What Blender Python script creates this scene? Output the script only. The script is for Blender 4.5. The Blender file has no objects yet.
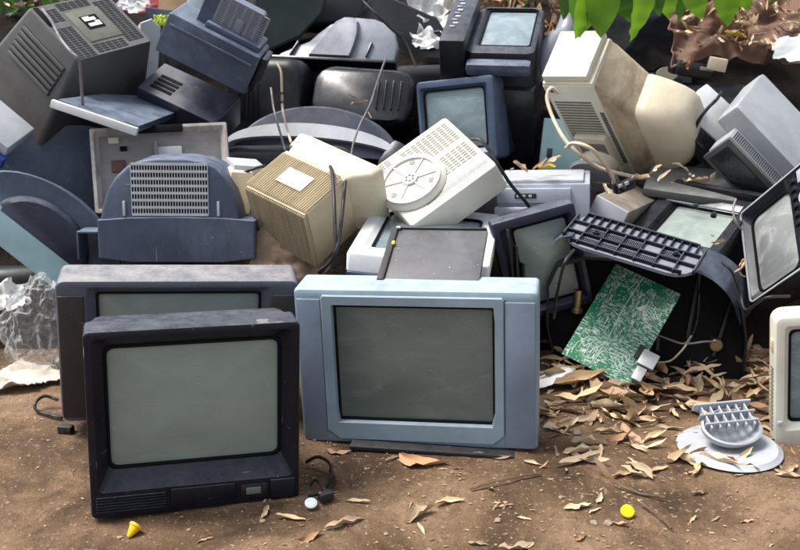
import bpy, bmesh, math, random
from mathutils import Vector, Matrix, Euler, noise

random.seed(7)
SC = bpy.context.scene
COL = SC.collection
RAD = math.radians

# ------------------------------------------------------------ camera, sky, sun
CAM_H, PITCH, FOC = 1.2, RAD(17.5), 1000.0 / 800.0
cam_d = bpy.data.cameras.new('camera')
cam = bpy.data.objects.new('camera', cam_d)
COL.objects.link(cam)
cam.location = (0, 0, CAM_H)
cam.rotation_euler = (math.pi / 2 - PITCH, 0, 0)
cam_d.sensor_width = 36
cam_d.lens = 36 * FOC
cam_d.clip_end = 500
cam_d.clip_start = 0.05
cam_d.dof.use_dof = True
cam_d.dof.focus_distance = 2.35
cam_d.dof.aperture_fstop = 9.0
SC.camera = cam

SUN_EL, SUN_AZ = RAD(64), RAD(-82)      # azimuth measured from +Y towards +X
world = bpy.data.worlds.new('World')
SC.world = world
world.use_nodes = True
wn = world.node_tree.nodes
sky = wn.new('ShaderNodeTexSky')
sky.sky_type = 'NISHITA'
sky.sun_disc = False
sky.sun_elevation = SUN_EL
sky.sun_rotation = SUN_AZ
sky.dust_density = 3.0
sky.air_density = 1.0
wn['Background'].inputs[1].default_value = 0.13
hsv = wn.new('ShaderNodeHueSaturation')      # thin cloud takes most of the blue out of the sky
hsv.inputs['Saturation'].default_value = .42
world.node_tree.links.new(sky.outputs[0], hsv.inputs['Color'])
world.node_tree.links.new(hsv.outputs[0], wn['Background'].inputs[0])
sun_d = bpy.data.lights.new('sun', 'SUN')
sun_d.energy = 2.8
sun_d.angle = RAD(24)
sun_d.color = (1, .95, .88)
sun = bpy.data.objects.new('sun', sun_d)
COL.objects.link(sun)
sdir = Vector((math.sin(SUN_AZ) * math.cos(SUN_EL), math.cos(SUN_AZ) * math.cos(SUN_EL), math.sin(SUN_EL)))
sun.rotation_euler = sdir.to_track_quat('Z', 'Y').to_euler()
sun.location = sdir * 20
SC.view_settings.view_transform = 'Standard'
SC.view_settings.look = 'None'
SC.view_settings.exposure = 1.1


# ------------------------------------------------------------ helpers
def at(u, v, Y):
    """point of the place seen at photo pixel u, v at the distance Y"""
    a = (u - 400) / 1000.0
    b = -(v - 275) / 1000.0
    c, s = math.cos(PITCH), math.sin(PITCH)
    t = Y / (c + b * s)
    return Vector((a * t, Y, CAM_H + (-s + b * c) * t))


def gnd(u, v, z=0.0):
    a = (u - 400) / 1000.0
    b = -(v - 275) / 1000.0
    c, s = math.cos(PITCH), math.sin(PITCH)
    t = (z - CAM_H) / (-s + b * c)
    return Vector((a * t, (c + b * s) * t, z))


def tag(o, label=None, cat=None, group=None, kind=None):
    if label: o['label'] = label
    if cat: o['category'] = cat
    if group: o['group'] = group
    if kind: o['kind'] = kind
    return o


def thing(name, loc, rot, label, cat, group=None):
    o = bpy.data.objects.new(name, None)
    o.empty_display_size = .05
    COL.objects.link(o)
    o.location = loc
    o.rotation_euler = Euler([RAD(a) for a in rot])
    return tag(o, label, cat, group)


def finish(bm, name, mats, parent=None, smooth=32, recalc=True):
    if recalc:
        bmesh.ops.recalc_face_normals(bm, faces=bm.faces[:])
    me = bpy.data.meshes.new(name)
    bm.to_mesh(me)
    bm.free()
    for m in (mats if isinstance(mats, (list, tuple)) else [mats]):
        me.materials.append(m)
    if smooth:
        me.polygons.foreach_set('use_smooth', [True] * len(me.polygons))
        me.set_sharp_from_angle(angle=RAD(smooth))
    return link(me, name, parent)


def link(me, name, parent=None):
    o = bpy.data.objects.new(name, me)
    COL.objects.link(o)
    if parent: o.parent = parent
    return o


def NB(): return bmesh.new()


def box(bm, c, size, bev=0.0, rot=None, mi=0, seg=2):
    r = bmesh.ops.create_cube(bm, size=1.0)
    vs = r['verts']
    bmesh.ops.scale(bm, vec=size, verts=vs)
    if bev:
        es = list({e for v in vs for e in v.link_edges})
        q = bmesh.ops.bevel(bm, geom=es, offset=min(bev, min(size) * .45), segments=seg, affect='EDGES', profile=.6)
        vs = list({v for f in q['faces'] for v in f.verts} | {v for v in vs if v.is_valid})
        seen = set(vs); st = list(vs)
        while st:
            v = st.pop()
            for e in v.link_edges:
                w = e.other_vert(v)
                if w not in seen: seen.add(w); st.append(w)
        vs = list(seen)
    if rot is not None:
        bmesh.ops.rotate(bm, cent=(0, 0, 0), matrix=Euler(rot).to_matrix(), verts=vs)
    bmesh.ops.translate(bm, vec=Vector(c), verts=vs)
    if mi:
        for f in {f for v in vs for f in v.link_faces}: f.material_index = mi
    return vs


def rr(w, h, r, cx=0.0, cz=0.0, n=4):
    r = max(min(r, w * .499, h * .499), 1e-4)
    out = []
    for qx, qz, a0 in ((1, 1, 0), (-1, 1, 90), (-1, -1, 180), (1, -1, 270)):
        for i in range(n + 1):
            a = RAD(a0 + 90 * i / n)
            out.append((cx + qx * (w / 2 - r) + r * math.cos(a), cz + qz * (h / 2 - r) + r * math.sin(a)))
    return out


def loft(bm, rings, cap0=False, cap1=False, mi=0):
    """rings: list of (y, [(x, z), ...])"""
    vr = []
    for y, ring in rings:
        vr.append([bm.verts.new((p[0], y if len(p) == 2 else p[2], p[1])) for p in ring])
    n = len(vr[0])
    fs = []
    for a, b in zip(vr, vr[1:]):
        for i in range(n):
            fs.append(bm.faces.new((a[i], a[(i + 1) % n], b[(i + 1) % n], b[i])))
    if cap0: fs.append(bm.faces.new(vr[0]))
    if cap1: fs.append(bm.faces.new(vr[-1][::-1]))
    for f in fs: f.material_index = mi
    return vr


def scale_ring(ring, sx, sz=None, cx=0, cz=0, dx=0, dz=0):
    sz = sx if sz is None else sz
    return [(cx + (p[0] - cx) * sx + dx, cz + (p[1] - cz) * sz + dz) for p in ring]


def tube(bm, pts, r, n=6, mi=0, close=False):
    pts = [Vector(p) for p in pts]
    rings = []
    for i, p in enumerate(pts):
        t = (pts[min(i + 1, len(pts) - 1)] - pts[max(i - 1, 0)]).normalized()
        a = t.cross(Vector((0, 0, 1)))
        if a.length < .1: a = t.cross(Vector((0, 1, 0)))
        a.normalize(); b = t.cross(a)
        rad = r[i] if isinstance(r, (list, tuple)) else r
        rings.append([bm.verts.new(p + a * rad * math.cos(2 * math.pi * k / n) + b * rad * math.sin(2 * math.pi * k / n)) for k in range(n)])
    for A, B in zip(rings, rings[1:]):
        for k in range(n):
            f = bm.faces.new((A[k], A[(k + 1) % n], B[(k + 1) % n], B[k])); f.material_index = mi
    for R_ in (rings[0], rings[-1][::-1]):
        f = bm.faces.new(R_); f.material_index = mi


def spline(pts, n=6):
    pts = [Vector(p) for p in pts]
    P = [pts[0] * 2 - pts[1]] + pts + [pts[-1] * 2 - pts[-2]]
    out = []
    for i in range(1, len(P) - 2):
        for k in range(n):
            t = k / n
            a, b, c, d = P[i - 1], P[i], P[i + 1], P[i + 2]
            out.append(.5 * ((2 * b) + (c - a) * t + (2 * a - 5 * b + 4 * c - d) * t * t + (3 * b - a - 3 * c + d) * t ** 3))
    out.append(pts[-1])
    return out


def disc(bm, c, r, h, n=24, mi=0, r2=None, bev=0.0, axis='Z'):
    """short cylinder from c upwards along axis"""
    r2 = r if r2 is None else r2
    prof = [(r - bev, 0), (r, bev), (r2, h - bev), (r2 - bev, h)] if bev else [(r, 0), (r2, h)]
    rings = []
    for rad, z in prof:
        ring = []
        for k in range(n):
            a = 2 * math.pi * k / n
            p = Vector((rad * math.cos(a), rad * math.sin(a), z))
            if axis == 'Y': p = Vector((p.x, -p.z, p.y))
            if axis == 'X': p = Vector((p.z, p.x, p.y))
            ring.append(bm.verts.new(Vector(c) + p))
        rings.append(ring)
    fs = []
    for A, B in zip(rings, rings[1:]):
        for k in range(n): fs.append(bm.faces.new((A[k], A[(k + 1) % n], B[(k + 1) % n], B[k])))
    fs.append(bm.faces.new(rings[0][::-1])); fs.append(bm.faces.new(rings[-1]))
    for f in fs: f.material_index = mi


def fbm(p, oct=4, s=1.0):
    return noise.fractal(Vector(p) * s, 1.0, 2.0, oct)


# ------------------------------------------------------------ materials
def ramp(nt, fac, stops):
    r = nt.nodes.new('ShaderNodeValToRGB')
    el = r.color_ramp.elements
    while len(el) < len(stops): el.new(.5)
    for e, (p, c) in zip(el, stops):
        e.position = p
        e.color = (c[0], c[1], c[2], 1) if isinstance(c, (tuple, list)) else (c, c, c, 1)
    nt.links.new(fac, r.inputs[0])
    return r.outputs[0]


def noise_tex(nt, vec, scale, detail=5, rough=.6, dist=0.0):
    n = nt.nodes.new('ShaderNodeTexNoise')
    n.inputs['Scale'].default_value = scale
    n.inputs['Detail'].default_value = detail
    n.inputs['Roughness'].default_value = rough
    n.inputs['Distortion'].default_value = dist
    nt.links.new(vec, n.inputs['Vector'])
    return n.outputs['Fac']


def mixc(nt, fac, a, b, mode='MIX'):
    m = nt.nodes.new('ShaderNodeMix')
    m.data_type = 'RGBA'
    m.blend_type = mode
    for i, v in ((0, fac), (6, a), (7, b)):
        if hasattr(v, 'is_output'): nt.links.new(v, m.inputs[i])
        elif i == 0: m.inputs[0].default_value = v
        else: m.inputs[i].default_value = (v[0], v[1], v[2], 1)
    return m.outputs[2]


def mth(nt, op, a, b=None):
    m = nt.nodes.new('ShaderNodeMath')
    m.operation = op
    for i, v in ((0, a), (1, b)):
        if v is None: continue
        if hasattr(v, 'is_output'): nt.links.new(v, m.inputs[i])
        else: m.inputs[i].default_value = v
    return m.outputs[0]


def mapping(nt, vec, scale):
    m = nt.nodes.new('ShaderNodeMapping')
    m.inputs['Scale'].default_value = scale
    nt.links.new(vec, m.inputs['Vector'])
    return m.outputs[0]


def base_mat(name):
    m = bpy.data.materials.new(name)
    m.use_nodes = True
    nt = m.node_tree
    tc = nt.nodes.new('ShaderNodeTexCoord')
    return m, nt, nt.nodes['Principled BSDF'], tc.outputs['Object']


def plastic(name, col, rough=.45, dust=.25, dcol=(.36, .33, .30), grime=.25, gcol=None, scratch=.4, updust=.35, bump=.15, spec=.4):
    """weathered moulded plastic: mottled base, grime blotches, scratches, dust that settles on what faces up"""
    m, nt, b, vec = base_mat(name)
    L = nt.links.new
    oi = nt.nodes.new('ShaderNodeObjectInfo')
    va = nt.nodes.new('ShaderNodeVectorMath'); va.operation = 'MULTIPLY_ADD'
    L(oi.outputs['Random'], va.inputs[0]); va.inputs[1].default_value = (13, 7, 5); L(vec, va.inputs[2])
    vec = va.outputs[0]
    mott = ramp(nt, noise_tex(nt, vec, 6, 6, .65), [(.3, (.82,) * 3), (.7, (1.14,) * 3)])
    c = mixc(nt, 1.0, col, mott, 'MULTIPLY')
    if gcol is None: gcol = (col[0] * .4 + .004, col[1] * .38 + .003, col[2] * .35 + .002)
    g = ramp(nt, noise_tex(nt, vec, 4.3, 8, .72, .6), [(.5, 0.0), (.68, 1.0)])
    c = mixc(nt, mth(nt, 'MULTIPLY', g, grime), c, gcol)
    # dust
    geo = nt.nodes.new('ShaderNodeNewGeometry')
    sx = nt.nodes.new('ShaderNodeSeparateXYZ')
    L(geo.outputs['Normal'], sx.inputs[0])
    up = ramp(nt, sx.outputs['Z'], [(.45, 0.0), (.95, 1.0)])
    dn = ramp(nt, noise_tex(nt, vec, 16, 9, .8), [(.38, .25), (.66, 1.0)])
    dpat = ramp(nt, noise_tex(nt, vec, 3.1, 8, .7, .4), [(.47, 0.0), (.7, 1.0)])
    fd = mth(nt, 'ADD', mth(nt, 'MULTIPLY', mth(nt, 'MULTIPLY', up, dn), updust), mth(nt, 'MULTIPLY', dpat, dust))
    c = mixc(nt, fd, c, dcol)
    # scratches: thin long marks
    s1 = noise_tex(nt, mapping(nt, vec, (9, 9, 160)), 1, 2, .5, .5)
    s2 = noise_tex(nt, mapping(nt, vec, (150, 30, 8)), 1, 2, .5, .8)
    sp = ramp(nt, noise_tex(nt, vec, 150, 2, .5), [(.735, 0.0), (.765, 1.0)])
    sc = mth(nt, 'MAXIMUM', ramp(nt, s1, [(.75, 0.0), (.775, 1.0)]), ramp(nt, s2, [(.75, 0.0), (.775, 1.0)]))
    sc = mth(nt, 'MAXIMUM', sc, sp)
    c = mixc(nt, mth(nt, 'MULTIPLY', sc, scratch), c, (.45, .43, .4))
    L(c, b.inputs['Base Color'])
    ro = mth(nt, 'ADD', mth(nt, 'MULTIPLY', fd, .4), ramp(nt, noise_tex(nt, vec, 8, 4), [(.3, rough - .1), (.7, rough + .12)]))
    L(ro, b.inputs['Roughness'])
    b.inputs['Specular IOR Level'].default_value = spec
    bp = nt.nodes.new('ShaderNodeBump')
    bp.inputs['Strength'].default_value = bump
    bp.inputs['Distance'].default_value = .002
    L(noise_tex(nt, vec, 420, 2, .5), bp.inputs['Height'])
    bp2 = nt.nodes.new('ShaderNodeBump')
    bp2.inputs['Strength'].default_value = .12
    bp2.inputs['Distance'].default_value = .01
    L(noise_tex(nt, vec, 9, 4, .5), bp2.inputs['Height'])
    L(bp.outputs[0], bp2.inputs['Normal'])
    L(bp2.outputs[0], b.inputs['Normal'])
    return m


def glass(name, col, rough=.16, dust=.35, dcol=(.32, .34, .31), streak=.3):
    """picture tube face: grey phosphor behind dusty, smeared glass"""
    m, nt, b, vec = base_mat(name)
    L = nt.links.new
    big = ramp(nt, noise_tex(nt, vec, 2.2, 4, .6), [(.3, (.85,) * 3), (.7, (1.15,) * 3)])
    c = mixc(nt, 1.0, col, big, 'MULTIPLY')
    d1 = ramp(nt, noise_tex(nt, mapping(nt, vec, (4, 4, 9)), 1, 8, .72, 1.2), [(.44, 0.0), (.66, 1.0)])
    wipe = ramp(nt, noise_tex(nt, mapping(nt, vec, (5, 5, 32)), 1, 3, .6, 2.4), [(.6, 0.0), (.68, 1.0)])
    sp = ramp(nt, noise_tex(nt, vec, 120, 2, .5), [(.7, 0.0), (.73, 1.0)])
    f = mth(nt, 'ADD', mth(nt, 'MULTIPLY', d1, dust), mth(nt, 'MULTIPLY', wipe, streak * .4))
    f = mth(nt, 'MINIMUM', mth(nt, 'ADD', f, mth(nt, 'MULTIPLY', sp, .25)), 1.0)
    c = mixc(nt, f, c, dcol)
    L(c, b.inputs['Base Color'])
    L(mth(nt, 'ADD', mth(nt, 'MULTIPLY', f, .5), rough), b.inputs['Roughness'])
    b.inputs['Specular IOR Level'].default_value = .5
    bp = nt.nodes.new('ShaderNodeBump')
    bp.inputs['Strength'].default_value = .1
    bp.inputs['Distance'].default_value = .004
    L(wipe, bp.inputs['Height'])
    L(bp.outputs[0], b.inputs['Normal'])
    return m


def simple(name, col, rough=.5, metal=0.0, var=.25, scale=14, bump=.2, dist=.003, spec=.4):
    m, nt, b, vec = base_mat(name)
    v = ramp(nt, noise_tex(nt, vec, scale, 6, .7), [(.3, (1 - var,) * 3), (.7, (1 + var,) * 3)])
    nt.links.new(mixc(nt, 1.0, col, v, 'MULTIPLY'), b.inputs['Base Color'])
    b.inputs['Roughness'].default_value = rough
    b.inputs['Metallic'].default_value = metal
    b.inputs['Specular IOR Level'].default_value = spec
    bp = nt.nodes.new('ShaderNodeBump')
    bp.inputs['Strength'].default_value = bump
    bp.inputs['Distance'].default_value = dist
    nt.links.new(noise_tex(nt, vec, scale * 5, 5, .7), bp.inputs['Height'])
    nt.links.new(bp.outputs[0], b.inputs['Normal'])
    return m


M = {}
M['navy_black'] = plastic('navy_black', (.0050, .0062, .0120), .32, .03, (.24, .26, .30), .3, updust=.34, scratch=.3, spec=.24)
M['charcoal'] = plastic('charcoal', (.03, .03, .036), .5, .1, (.30, .29, .28), .3, updust=.75, scratch=.3)
M['dusty_brown'] = plastic('dusty_brown', (.028, .024, .023), .5, .1, (.22, .18, .15), .3, updust=.5)
M['steel_blue'] = plastic('steel_blue', (.205, .28, .335), .42, .1, (.45, .48, .5), .2, gcol=(.10, .11, .13), updust=.45, scratch=.3)
M['steel_blue_panel'] = plastic('steel_blue_panel', (.155, .20, .265), .5, .08, (.4, .42, .45), .2, gcol=(.08, .09, .11), updust=.4)
M['navy'] = plastic('navy', (.037, .054, .091), .34, .22, (.25, .29, .36), .5, updust=.5, scratch=.5)
M['navy_deep'] = plastic('navy_deep', (.016, .020, .040), .36, .07, (.28, .3, .34), .35, updust=.30)
M['blue_monitor'] = plastic('blue_monitor', (.036, .058, .105), .4, .12, (.34, .40, .46), .3, updust=.4)
M['black'] = plastic('black', (.006, .0065, .010), .26, .03, (.25, .26, .29), .25, updust=.10, scratch=.25, spec=.5)
M['gloss_black'] = plastic('gloss_black', (.004, .005, .008), .24, .02, (.2, .2, .23), .15, updust=.05, scratch=.3, spec=.5)
M['slate_blue'] = plastic('slate_blue', (.066, .074, .100), .42, .1, (.33, .31, .30), .35, updust=.75, scratch=.4)
M['black_matt'] = plastic('black_matt', (.008, .008, .010), .6, .05, (.2, .2, .2), .2, updust=.15)
M['black_fill'] = plastic('black_fill', (.006, .006, .009), .4, .03, (.2, .2, .22), .2, updust=.06, scratch=.15)  # near-black; on the gap fillers it carries the shade in its colour
M['rim_dust'] = plastic('rim_dust', (.44, .41, .39), .6, .6, (.42, .37, .33), .8, gcol=(.10, .07, .05), updust=.4)
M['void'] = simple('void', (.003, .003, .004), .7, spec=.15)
M['dome_grey'] = plastic('dome_grey', (.15, .165, .20), .25, .1, (.36, .38, .42), .25, updust=.5)
M['silver'] = plastic('silver', (.38, .40, .43), .38, .15, (.4, .39, .37), .3, gcol=(.12, .11, .10), updust=.2)
M['grey_tv'] = plastic('grey_tv', (.075, .077, .078), .45, .15, (.27, .26, .24), .35, updust=.75)
M['light_grey'] = plastic('light_grey', (.36, .385, .415), .45, .15, (.4, .38, .35), .3, gcol=(.18, .17, .16), updust=.15)
M['pale_blue'] = plastic('pale_blue', (.33, .36, .42), .45, .12, (.42, .42, .42), .3, gcol=(.14, .15, .17), updust=.2)
M['teal'] = plastic('teal', (.26, .41, .45), .4, .1, (.45, .5, .5), .25, gcol=(.14, .2, .22), updust=.1)
M['beige'] = plastic('beige', (.54, .455, .295), .5, .3, (.36, .26, .16), .4, gcol=(.28, .20, .11), updust=.1)
M['beige_light'] = plastic('beige_light', (.57, .50, .37), .5, .25, (.38, .30, .2), .35, gcol=(.34, .26, .17), updust=.1)
M['beige_rib_shaded'] = plastic('beige_rib_shaded', (.50, .42, .30), .5, .3, (.26, .18, .10), .4, gcol=(.2, .13, .07), updust=.1)  # front ribs: browner than the beige, shadow of that side put into the colour
M['cream'] = plastic('cream', (.58, .51, .38), .45, .2, (.42, .34, .24), .3, gcol=(.38, .30, .2), updust=.08)
M['cream_stained'] = plastic('cream_stained', (.50, .42, .29), .5, .75, (.23, .15, .085), .85, gcol=(.15, .10, .06), updust=.1)
M['off_white'] = plastic('off_white', (.56, .55, .47), .45, .2, (.42, .38, .3), .3, gcol=(.34, .31, .25), updust=.05)
M['white'] = plastic('white', (.58, .60, .61), .42, .15, (.42, .38, .33), .3, gcol=(.3, .27, .24), updust=.05)
M['slot_grey'] = simple('slot_grey', (.13, .13, .105), .6)
M['slot_dark'] = simple('slot_dark', (.02, .02, .022), .6)
M['dirty_metal'] = plastic('dirty_metal', (.19, .18, .18), .42, .6, (.34, .29, .25), .75, gcol=(.07, .06, .055), updust=.4, scratch=.7)
M['slate'] = plastic('slate', (.055, .055, .062), .42, .35, (.16, .16, .16), .3, updust=.35, scratch=1.0)
M['rib_grey'] = plastic('rib_grey', (.15, .17, .215), .45, .1, (.3, .3, .32), .3, updust=.3)
M['screen'] = glass('screen', (.190, .238, .208), .17, .25, (.28, .325, .29), .1)
M['screen_dark'] = glass('screen_dark', (.115, .142, .13), .15, .3, (.20, .235, .215), .45)
M['screen_light'] = glass('screen_light', (.24, .29, .265), .2, .35, (.42, .47, .43), .5)
M['screen_blue'] = glass('screen_blue', (.14, .19, .21), .18, .4, (.36, .43, .46), .5)
M['screen_dusty'] = glass('screen_dusty', (.18, .19, .19), .3, .9, (.36, .37, .37), .5)
M['screen_black'] = glass('screen_black', (.014, .016, .02), .15, .1, (.1, .1, .1), .2)
M['cable_black'] = simple('cable_black', (.012, .012, .014), .5)
M['cable_grey'] = simple('cable_grey', (.14, .13, .14), .5)
M['cable_beige'] = simple('cable_beige', (.48, .40, .29), .5)
M['brass'] = simple('brass', (.42, .34, .18), .35, 1.0)
M['tin'] = simple('tin', (.5, .5, .5), .4, .6)
M['cardboard'] = simple('cardboard', (.30, .21, .14), .85, 0, .3, 9)
M['paper'] = simple('paper', (.62, .62, .60), .7, 0, .2, 12)
M['paper_dirty'] = simple('paper_dirty', (.52, .46, .38), .8, 0, .4, 9)
M['label_white'] = simple('label_white', (.75, .75, .74), .5)
M['maroon'] = simple('maroon', (.20, .02, .03), .6)
M['tan'] = simple('tan', (.42, .28, .15), .8)
M['lime'] = simple('lime', (.40, .48, .05), .5)
M['green_black'] = simple('green_black', (.012, .022, .020), .45, 0, .5, 6)
M['leather'] = simple('leather', (.105, .055, .036), .8, 0, .4, 12, .5)
M['yellow'] = simple('yellow', (.80, .62, .01), .35, 0, .05)
M['orange_yellow'] = simple('orange_yellow', (.75, .42, .01), .4, 0, .1)
M['cap_white'] = simple('cap_white', (.5, .56, .6), .35, 0, .1)
M['grey_blue_stand'] = plastic('grey_blue_stand', (.34, .37, .41), .45, .15, (.36, .33, .3), .3, gcol=(.2, .19, .18), updust=.25)
M['stone'] = simple('stone', (.25, .19, .13), .85, 0, .35, 30, .4)
M['twig'] = simple('twig', (.12, .08, .05), .85, 0, .4, 30, .4)
M['bag_black'] = simple('bag_black', (.006, .006, .008), .3, 0, .3, 8, .3, .01)


def leaf_mat(name, c1, c2, rough=.7, trans=0.0):
    m, nt, b, vec = base_mat(name)
    oi = nt.nodes.new('ShaderNodeObjectInfo')
    n = ramp(nt, noise_tex(nt, vec, 38, 6, .75), [(.3, c1), (.7, c2)])
    sp = ramp(nt, noise_tex(nt, vec, 120, 3, .7), [(.6, 0.0), (.72, 1.0)])
    n = mixc(nt, mth(nt, 'MULTIPLY', sp, .55), n, (c1[0] * .35, c1[1] * .3, c1[2] * .3))
    va = ramp(nt, oi.outputs['Random'], [(0, (.66, .63, .60)), (1, (1.15, 1.13, 1.1))])
    nt.links.new(mixc(nt, 1.0, n, va, 'MULTIPLY'), b.inputs['Base Color'])
    b.inputs['Roughness'].default_value = rough
    if trans:
        b.inputs['Transmission Weight'].default_value = 0
        b.inputs['Subsurface Weight'].default_value = 0
    bp = nt.nodes.new('ShaderNodeBump')
    bp.inputs['Strength'].default_value = .4
    bp.inputs['Distance'].default_value = .002
    nt.links.new(noise_tex(nt, vec, 90, 5, .7), bp.inputs['Height'])
    nt.links.new(bp.outputs[0], b.inputs['Normal'])
    if trans:
        tr = nt.nodes.new('ShaderNodeBsdfTranslucent')
        tr.inputs[0].default_value = (c2[0] * 2.2, c2[1] * 1.9, c2[2], 1)
        mx = nt.nodes.new('ShaderNodeMixShader')
        mx.inputs[0].default_value = trans
        nt.links.new(b.outputs[0], mx.inputs[1])
        nt.links.new(tr.outputs[0], mx.inputs[2])
        nt.links.new(mx.outputs[0], nt.nodes['Material Output'].inputs['Surface'])
    return m


M['leaf_tan'] = leaf_mat('leaf_tan', (.46, .32, .18), (.66, .51, .32))
M['leaf_brown'] = leaf_mat('leaf_brown', (.26, .16, .09), (.42, .28, .17))
M['leaf_orange'] = leaf_mat('leaf_orange', (.36, .19, .09), (.52, .31, .16))
M['leaf_grey'] = leaf_mat('leaf_grey', (.38, .29, .19), (.58, .47, .32))
M['leaf_green'] = leaf_mat('leaf_green', (.045, .135, .010), (.10, .23, .02), .33, .35)
M['leaf_dark_green'] = leaf_mat('leaf_dark_green', (.012, .05, .008), (.03, .10, .012), .4, .3)


def ground_mat():
    m, nt, b, vec = base_mat('bare_dirt')
    L = nt.links.new
    n1 = noise_tex(nt, vec, 2.3, 8, .65, .4)
    c = ramp(nt, n1, [(.39, (.048, .027, .014)), (.46, (.108, .064, .034)), (.53, (.180, .110, .064)), (.63, (.27, .178, .108))])
    n2 = noise_tex(nt, vec, 26, 8, .75)
    c = mixc(nt, ramp(nt, n2, [(.5, 0.0), (.68, .75)]), c, (.085, .056, .036))
    n3 = noise_tex(nt, vec, 75, 5, .7)
    c = mixc(nt, ramp(nt, n3, [(.58, 0.0), (.67, .65)]), c, (.37, .28, .19))
    n4 = noise_tex(nt, vec, 170, 3, .6)
    c = mixc(nt, ramp(nt, n4, [(.58, 0.0), (.66, .75)]), c, (.04, .026, .018))
    L(c, b.inputs['Base Color'])
    L(ramp(nt, n1, [(.3, .7), (.7, .95)]), b.inputs['Roughness'])
    b.inputs['Specular IOR Level'].default_value = .25
    bp = nt.nodes.new('ShaderNodeBump')
    bp.inputs['Strength'].default_value = .7
    bp.inputs['Distance'].default_value = .006
    L(mth(nt, 'ADD', n3, mth(nt, 'MULTIPLY', n4, .6)), bp.inputs['Height'])
    bp2 = nt.nodes.new('ShaderNodeBump')
    bp2.inputs['Strength'].default_value = .6
    bp2.inputs['Distance'].default_value = .02
    L(n2, bp2.inputs['Height'])
    L(bp.outputs[0], bp2.inputs['Normal'])
    L(bp2.outputs[0], b.inputs['Normal'])
    return m


M['dirt'] = ground_mat()
M['humus_shaded'] = simple('humus_shaded', (.014, .010, .008), .95, 0, .6, 14, .8, .02, .08)  # dark soil, darkened further: shade of the gaps put into its colour

# poses: location, rotation in degrees, size
P = {
    'blacktv':((-0.462, 2.0226, 0.0001),(-2.23, 2.48, 15.72),(0.4666, 0.1443, 0.437)),
    'dusttv':((-0.5854, 2.4296, 0.0299),(3.71, 3.34, 10.95),(0.6059, 0.1175, 0.3966)),
    'bluetv':((0.0476, 2.3328, -0.0001),(0.1, -2.09, -9.25),(0.6126, 0.1178, 0.4243)),
    'navyback':((-0.6696, 2.8795, 0.3317),(-7.34, 0.77, 1.76),(0.4697, 0.2214, 0.1364)),
    'greycover':((-0.7791, 3.2259, 0.409),(-21.14, -1.22, 10.68),(0.4481, 0.05, 0.2855)),
    'greytv':((-1.084, 3.5921, 0.662),(40.97, -6.66, 59.27),(0.4794, 0.3453, 0.2813)),
    'navybox':((-0.6877, 3.4782, 0.8307),(8.35, 27.37, 1.2),(0.3359, 0.3419, 0.1429)),
    'navyneck':((-0.809, 3.5984, 0.6073),(27.17, 20.39, -19.59),(0.3308, 0.1655, 0.1275)),
    'navylip':((-0.9632, 3.1789, 0.7165),(-2.02, 17.77, -5.25),(0.268, 0.4781, 0.02)),
    'beigehump':((-0.3434, 2.9495, 0.3451),(26.84, 13.43, -36.34),(0.2479, 0.1823, 0.2194)),
    'beigeslab':((-0.2074, 3.2975, 0.3971),(45.44, 19.93, -32.95),(0.2054, 0.0547, 0.3372)),
    'whiteframe':((0.0448, 2.6383, 0.3605),(3.76, 3.66, -8.48),(0.3995, 0.4758, 0.054)),
    'slate':((0.0777, 2.4181, 0.4092),(20.32, -2.09, -10.89),(0.2493, 0.2311, 0.015)),
    'navycrt':((0.4693, 2.8754, 0.1703),(3.96, -14.76, 3.65),(0.2547, 0.0439, 0.3327)),
    'bluemon':((0.2205, 3.7007, 0.4772),(-6.92, -8.44, -25.99),(0.3128, 0.2434, 0.308)),
    'uptv':((0.3441, 3.8711, 0.44),(20.12, 0.33, -12.21),(0.3458, 0.4728, 0.4533)),
    'greypc':((0.4568, 3.0729, 0.3484),(-4.57, -2.71, -10.47),(0.2895, 0.3585, 0.179)),
    'ribpanel':((0.6085, 2.6248, 0.4092),(17.03, 8.78, -30.14),(0.3826, 0.1683, 0.012)),
    'board':((0.5644, 2.684, 0.0639),(-48.44, 18.07, -28.47),(0.2133, 0.003, 0.344)),
    'whiteside':((1.0396, 3.3874, 0.6465),(-41.16, 40.24, -9.46),(0.1883, 0.06, 0.153)),
    'brownbox':((0.6417, 3.0996, 0.3734),(-3.87, 21.81, -32.03),(0.1181, 0.3237, 0.1)),
    'whiteback':((0.1632, 2.9376, 0.5253),(-66.71, -32.57, 16.78),(0.3237, 0.1054, 0.3181)),
    'cream':((0.7813, 3.6064, 0.4411),(45.06, -3.46, -36.11),(0.1856, 0.201, 0.5128)),
    'greybody':((1.0564, 3.4131, 0.466),(31.58, 43.8, -15.17),(0.2814, 0.2391, 0.3)),
    'beigeright':((1.1025, 2.1664, 0.1195),(2.24, -10.64, -3.31),(0.36, 0.1059, 0.3461)),
    'righttv':((1.1299, 2.7109, 0.3485),(-17.92, -41.45, -68.47),(0.4705, 0.08, 0.3297)),
    'flatmon':((0.8288, 2.9846, 0.2936),(15.43, 2.14, -36.11),(0.3057, 0.394, 0.06)),
}


# ------------------------------------------------------------ the ground and the heap of soil behind
def axis(dense0, dense1, step, lo, hi):
    out = [dense0 + step * i for i in range(int((dense1 - dense0) / step) + 1)]
    s = step
    while out[-1] < hi:
        s *= 1.35; out.append(out[-1] + s)
    s = step
    while out[0] > lo:
        s *= 1.35; out.insert(0, out[0] - s)
    return out


def ground_z(x, y):
    p = Vector((x, y, 0))
    z = .014 * noise.noise(p * 2.1) + .007 * noise.noise(p * 7) + .0035 * noise.noise(p * 19) + .002 * abs(noise.noise(p * 43))
    k = min(1.0, max(0.0, (2.95 - y) / .5)) * .6 + .4
    return z * k - .001


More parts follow.
